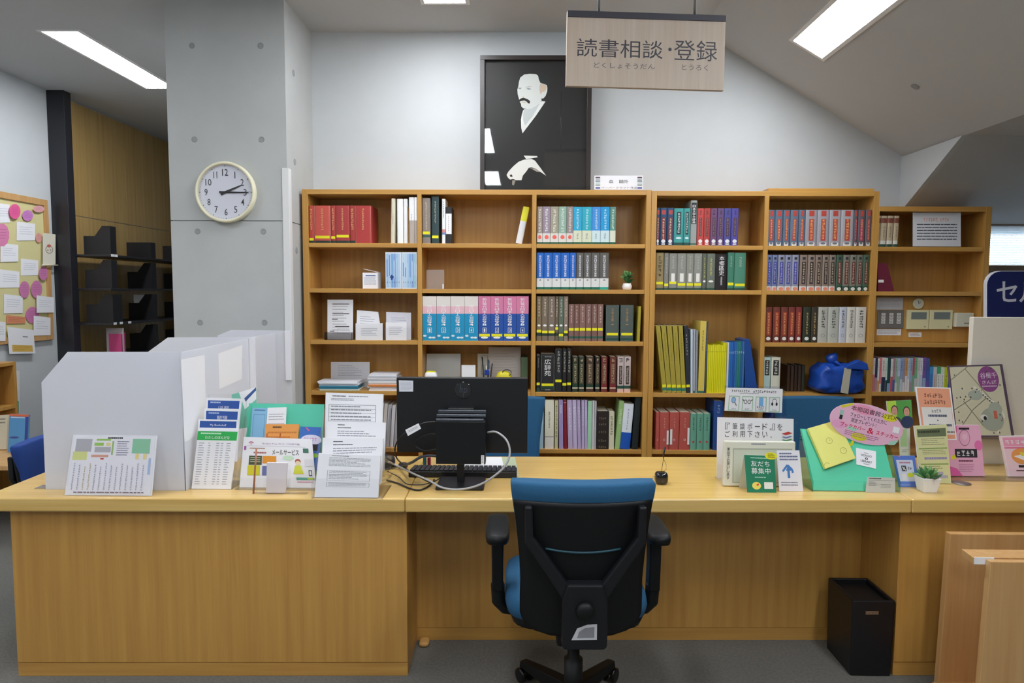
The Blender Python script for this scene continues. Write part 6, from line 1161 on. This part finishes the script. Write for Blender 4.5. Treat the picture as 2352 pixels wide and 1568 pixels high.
# ================================================================ left wall
rk=thing('wall_rack','tall dark steel wall rack with shelves on the panelled left wall','shelf rack',(XL+.2,6.6,0))
RK=mat('#26262c',.35)
for y in (5.77,7.74):
    b=MB(); b.box(XL,XL+.148,y,y+.09,0,CEIL,RK); b.part('post',rk,bevel=.003)
XF=-3.53; SZ=[1.846,1.556,1.258,.965,.67]
for z in SZ:
    b=MB(); b.box(XL+.05,XF,5.84,7.9,z-.018,z,RK); b.part('shelf',rk,bevel=.002)
for z,ys in ((SZ[0],(5.86,5.91)),(SZ[2],(5.86,5.95,6.08))):
    for y in ys: b=MB(); b.box(XF,XF+.002,y,y+.045,z-.016,z+.004,WHITE); b.part('shelf_tag',rk)
def mfile(y,z,label,th=.085,low=.185,hi=.30,grp=None,flat=False):
    b=MB(); x0=XF-.245; x1=XF-.012; M=mat('#1c1c20',.45); t=thing('magazine_file',label,'magazine file',((x0+x1)/2,y+th/2,z),group='black magazine files')
    pr=[(x0,0),(x1,0),(x1,hi),(x1-.07,hi),(x1-.135,low),(x0,low)] if not flat else [(x0,0),(x1,0),(x1,low),(x0,low)]
    for yy_ in (y,y+th-.003): b=MB(); b.slab([(x,yy_,z+h_) for x,h_ in pr],(0,.003,0),M); b.part('side_panel',t)
    b=MB(); b.box(x1-.003,x1,y+.003,y+th-.003,z,z+(hi if not flat else low),M); b.part('end_panel',t)
    b=MB(); b.box(x0,x1-.003,y+.003,y+th-.003,z,z+.003,M); b.part('bottom',t)
    return t
R_=['topmost','second','third','fourth']
for r_ in range(4):
    for k,y in enumerate((5.88,6.52,7.18)):
        if r_==3 and k==0: continue
        mfile(y,SZ[r_],['first','second','third'][k]+' black magazine file from the steel post, on the %s rack shelf'%R_[r_],low=.15 if (r_==0 and k==1) else .16,hi=.245,flat=(r_==0 and k==1),th=.14 if (r_==2 and k==0) else .085)
b=MB(); b.box(XF-.2,XF-.03,6.53,6.545,SZ[2]+.004,SZ[2]+.24,PAPER); b.top('booklet','white booklet tucked into a black file on the third rack shelf','booklet')
for k,(y,c_,h_,d_) in enumerate(((5.98,'#d04a84',.19,.1),(6.01,'#c8c0c4',.24,.14),(6.03,'#b83a78',.2,.12))):
    b=MB(); b.box(XF-.02-d_,XF-.01,y,y+.016,SZ[3],SZ[3]+h_,mat(c_,.5)); b.top('booklet',['magenta booklet on the fourth rack shelf','pale grey tall booklet on the fourth rack shelf','plum booklet on the fourth rack shelf'][k],'booklet')
# notice board
PW=Pl((XL+.02,0,0),(1,0,0)); y0,y1=4.5,ax(118,600,XL+.03).y; z1=2.285; z0=1.125
t=thing('notice_board','yellow cork notice board with beech frame on the left wall','notice board',(XL,5.1,z0))
b=MB(); b.box(XL,XL+.012,y0,y1,z0,z1,mat('#d8cf98',.8,grain=.08,gscale=200)); b.part('cork',t)
b=MB(); f=.05
for bx in ((y0,y1,z1-f,z1),(y0,y1,z0,z0+f),(y0,y0+f,z0+f,z1-f),(y1-f,y1,z0+f,z1-f)): b=MB(); b.box(XL,XL+.025,*bx,WP); b.part('frame_rail',t,bevel=.002)
zb=lambda x,y:(x/3.92,430+y/3.92)
PWc=Pl((XL+.014,0,0),(1,0,0)); n_=0
def pin(label,x0,y0,x1,y1,m,draw=None,lift=0,sk=0):
    if (x1>400 or y1>1340) and not lift: lift=.0135
    q=[zb(x0,y0),zb(x1,y0+(x1-x0)*.12),zb(x1+sk,y1-(x1-x0)*.02),zb(x0+sk,y1)]
    global n_; n_+=1
    return card('pinned_card',label,'card',q,m,.001,draw,group='cards pinned on the notice board',plane=Pl((XL+.014+.0012*(n_%4)+lift,0,0),(1,0,0)))
W_L='handwritten white card pinned among pink paper shapes on the notice board'
for a_ in ((-40,140,90,320),(150,308,316,480),(5,500,165,672),(188,640,345,795),(0,738,175,905),(35,960,205,1135),(330,972,487,1130),(303,1155,455,1335),(-30,1205,50,1385)):
    pin(W_L,*a_,PAPER,lambda s:s.lines(.15,.25,.85,.75,4,mat('#b4b4c8',.6),rng,fill=.15))
def psh(label,x,y,rx,ry,c_,n=18,wav=0):
    global n_; n_+=1; pl_=Pl((XL+(.018 if x+rx<400 and y-ry>170 else .0275)+.001*(n_%4),0,0),(1,0,0)); pts=[]
    for k in range(n):
        a_=2*math.pi*k/n; w_=1+wav*(k%2); pts.append(pl_.p(*zb(x+rx*w_*math.cos(a_),y+ry*w_*math.sin(a_))))
    b=MB(); b.slab(pts[::-1],(-.001,0,0),mat(c_,.6)); o=b.top('paper_shape',label,'paper shape',group='pink paper shapes on the notice board')
    s=Sheet(*[pl_.p(*zb(*k)) for k in ((x-rx*.6,y-ry*.5),(x+rx*.6,y-ry*.5),(x+rx*.6,y+ry*.5),(x-rx*.6,y+ry*.5))]); s.lines(0,0,1,1,4,mat('#9a4a86',.6),rng,fill=.12); s.mb.part('writing',o)
psh('hot pink apple-shaped paper near the frame of the notice board',135,218,50,68,'#e8609a'); psh('mauve rounded square paper beside the hot pink apple shape',250,255,50,52,'#cc84c8',8)
psh('large scalloped pink paper flower on the notice board',20,430,62,100,'#dd86b0',24,.06); L_='dusky pink oval paper on the notice board'
for a_ in ((392,775,40,62),(222,920,46,76),(330,918,50,80),(292,1150,60,74)): psh(L_,*a_,'#cf7fae')
psh('faded pink paper patch by the top corner of the notice board',350,195,50,30,'#e4a8ac'); psh('faded pink paper patch above the hanging scroll card',350,455,28,44,'#e2a49c')
pin('orange label strip pinned on the notice board',60,1148,228,1228,mat('#e0926c',.6),lambda s:s.lines(.1,.25,.9,.85,3,mat('#b05a44',.6),rng,fill=.2))
pin('white notice with a yellow caption hanging below the board frame',65,1255,300,1500,PAPER,lambda s:(s.rect(.12,.66,.9,.92,mat('#dcb45a',.6)),s.lines(.18,.69,.85,.9,3,mat('#a87a2c',.6),rng,fill=.2),s.rect(.55,.3,.75,.34,GREYINK)),lift=.016,sk=20)
pin('cream hanging scroll card with a small round emblem',385,410,500,695,mat('#e2ddcc',.6),lambda s:(s.ring(.5,.52,.3,.13,.15,mat('#8a7a6a',.6),18),s.ell(.48,.4,.16,.05,mat('#c06a5a',.6)),s.scrib(.32,.5,.7,.58,2,mat('#8a7a6a',.6),rng,False)),lift=.02)
pl_=Pl((XL+.042,0,0),(1,0,0)); b=MB(); b.tube([pl_.p(*zb(378,700)),pl_.p(*zb(520,702))],.006,mat('#d8d0b8',.5),8); b.top('scroll_rod','pale rod at the foot of the hanging scroll card','rod')
# low bookcase and face-out picture books by the left wall
t=thing('bookcase','small low bookcase under the notice board by the left wall','bookcase',(XL+.12,4.5,0))
xl1=-3.74; yE=4.98; zTop=1.012
for nm,bx in (('side_panel',(XL,xl1,yE-.025,yE,0,zTop)),('side_panel',(XL,xl1,4.1,4.125,0,zTop)),('top_board',(XL,xl1,4.125,yE-.025,zTop-.025,zTop)),('shelf',(XL,xl1,4.125,yE-.025,.67,.695)),('shelf',(XL,xl1,4.125,yE-.025,.33,.355)),('back_panel',(XL,XL+.012,4.125,yE-.025,0,zTop-.025))):
    b=MB(); b.box(*bx,WV); b.part(nm,t,bevel=.0015)
y=4.56
for k,(c_,h_) in enumerate((('#e8e4dc',.22),('#3a5a48',.2),('#f0ece4',.23),('#b04a44',.24),('#a83e40',.24))):
    b=MB(); w_=.045 if k<3 else .05; b.box(XL+.04,xl1-.02,y,y+w_,.695,.695+h_,mat(c_,.5)); b.top('book',['white','dark green','ivory','brick red','deep red'][k]+' book in the low bookcase under the notice board','book',bevel=.002); y+=w_+.002
pl_=Pl((XL+.003,0,0),(1,0,0))
c=[pl_.p(*k) for k in ((25,848),(45,852),(45,948),(25,945))]; b=MB(); b.slab([c[0],c[3],c[2],c[1]],(-.001,0,0),mat('#dfe0e0',.6)); o=b.top('wall_notice','white vertical notice with a green foot on the grey wall','notice'); s=Sheet(*c); s.scrib(.2,.08,.6,.42,3,GREYINK,rng); s.rect(.1,.72,.9,1,mat('#4a9a6c',.6)); s.mb.part('print',o)
t=thing('display_table','low beech table for picture books beside the left wall','table',(-3.1,4.4,0))
b=MB(); b.box(-3.6,-2.85,4.1,4.75,.43,.46,WP); b.part('top_board',t,bevel=.003)
for sx in (-3.57,-2.9):
    for sy in (4.13,4.7): b=MB(); b.box(sx,sx+.03,sy,sy+.03,0,.43,WP); b.part('leg',t)
for k,(q,c_,lab) in enumerate((([(-30,955),(18,952),(14,1040),(-34,1042)],'#e2dcc4','cream picture book standing face-out on the low table'),([(22,950),(66,952),(62,1036),(18,1038)],'#5a9ad0','light blue picture book with an orange edge on the low table'))):
    s=sheet_px([(q[0][0],q[0][1]),(q[1][0],q[1][1]),(q[2][0],q[2][1]),(q[3][0],q[3][1])],Y=4.5-.05*k,tilt=.15); dz_=(s.c[2]+s.c[3])/2; ex=(.464-dz_.z)/(s.c[0]-s.c[3]).z; s.c[2]+= (s.c[1]-s.c[2])*ex; s.c[3]+=(s.c[0]-s.c[3])*ex
    b=MB(); b.slab([s.c[0],s.c[3],s.c[2],s.c[1]],-s.n*.015,mat(c_,.4)); o=b.top('picture_book',lab,'book'); 
    if k: s.rect(0,0,1,.06,mat('#e0704a',.5)); s.rect(.84,.06,1,1,mat('#3a4a9a',.5)); s.rect(.08,.08,.8,.1,WHITE); s.ell(.3,.62,.25,.03,mat('#4a5a9a',.5))
    else: s.lines(.1,.1,.9,.5,4,mat('#8a8474',.5),rng,fill=.4)
    s.mb.part('cover_print',o)
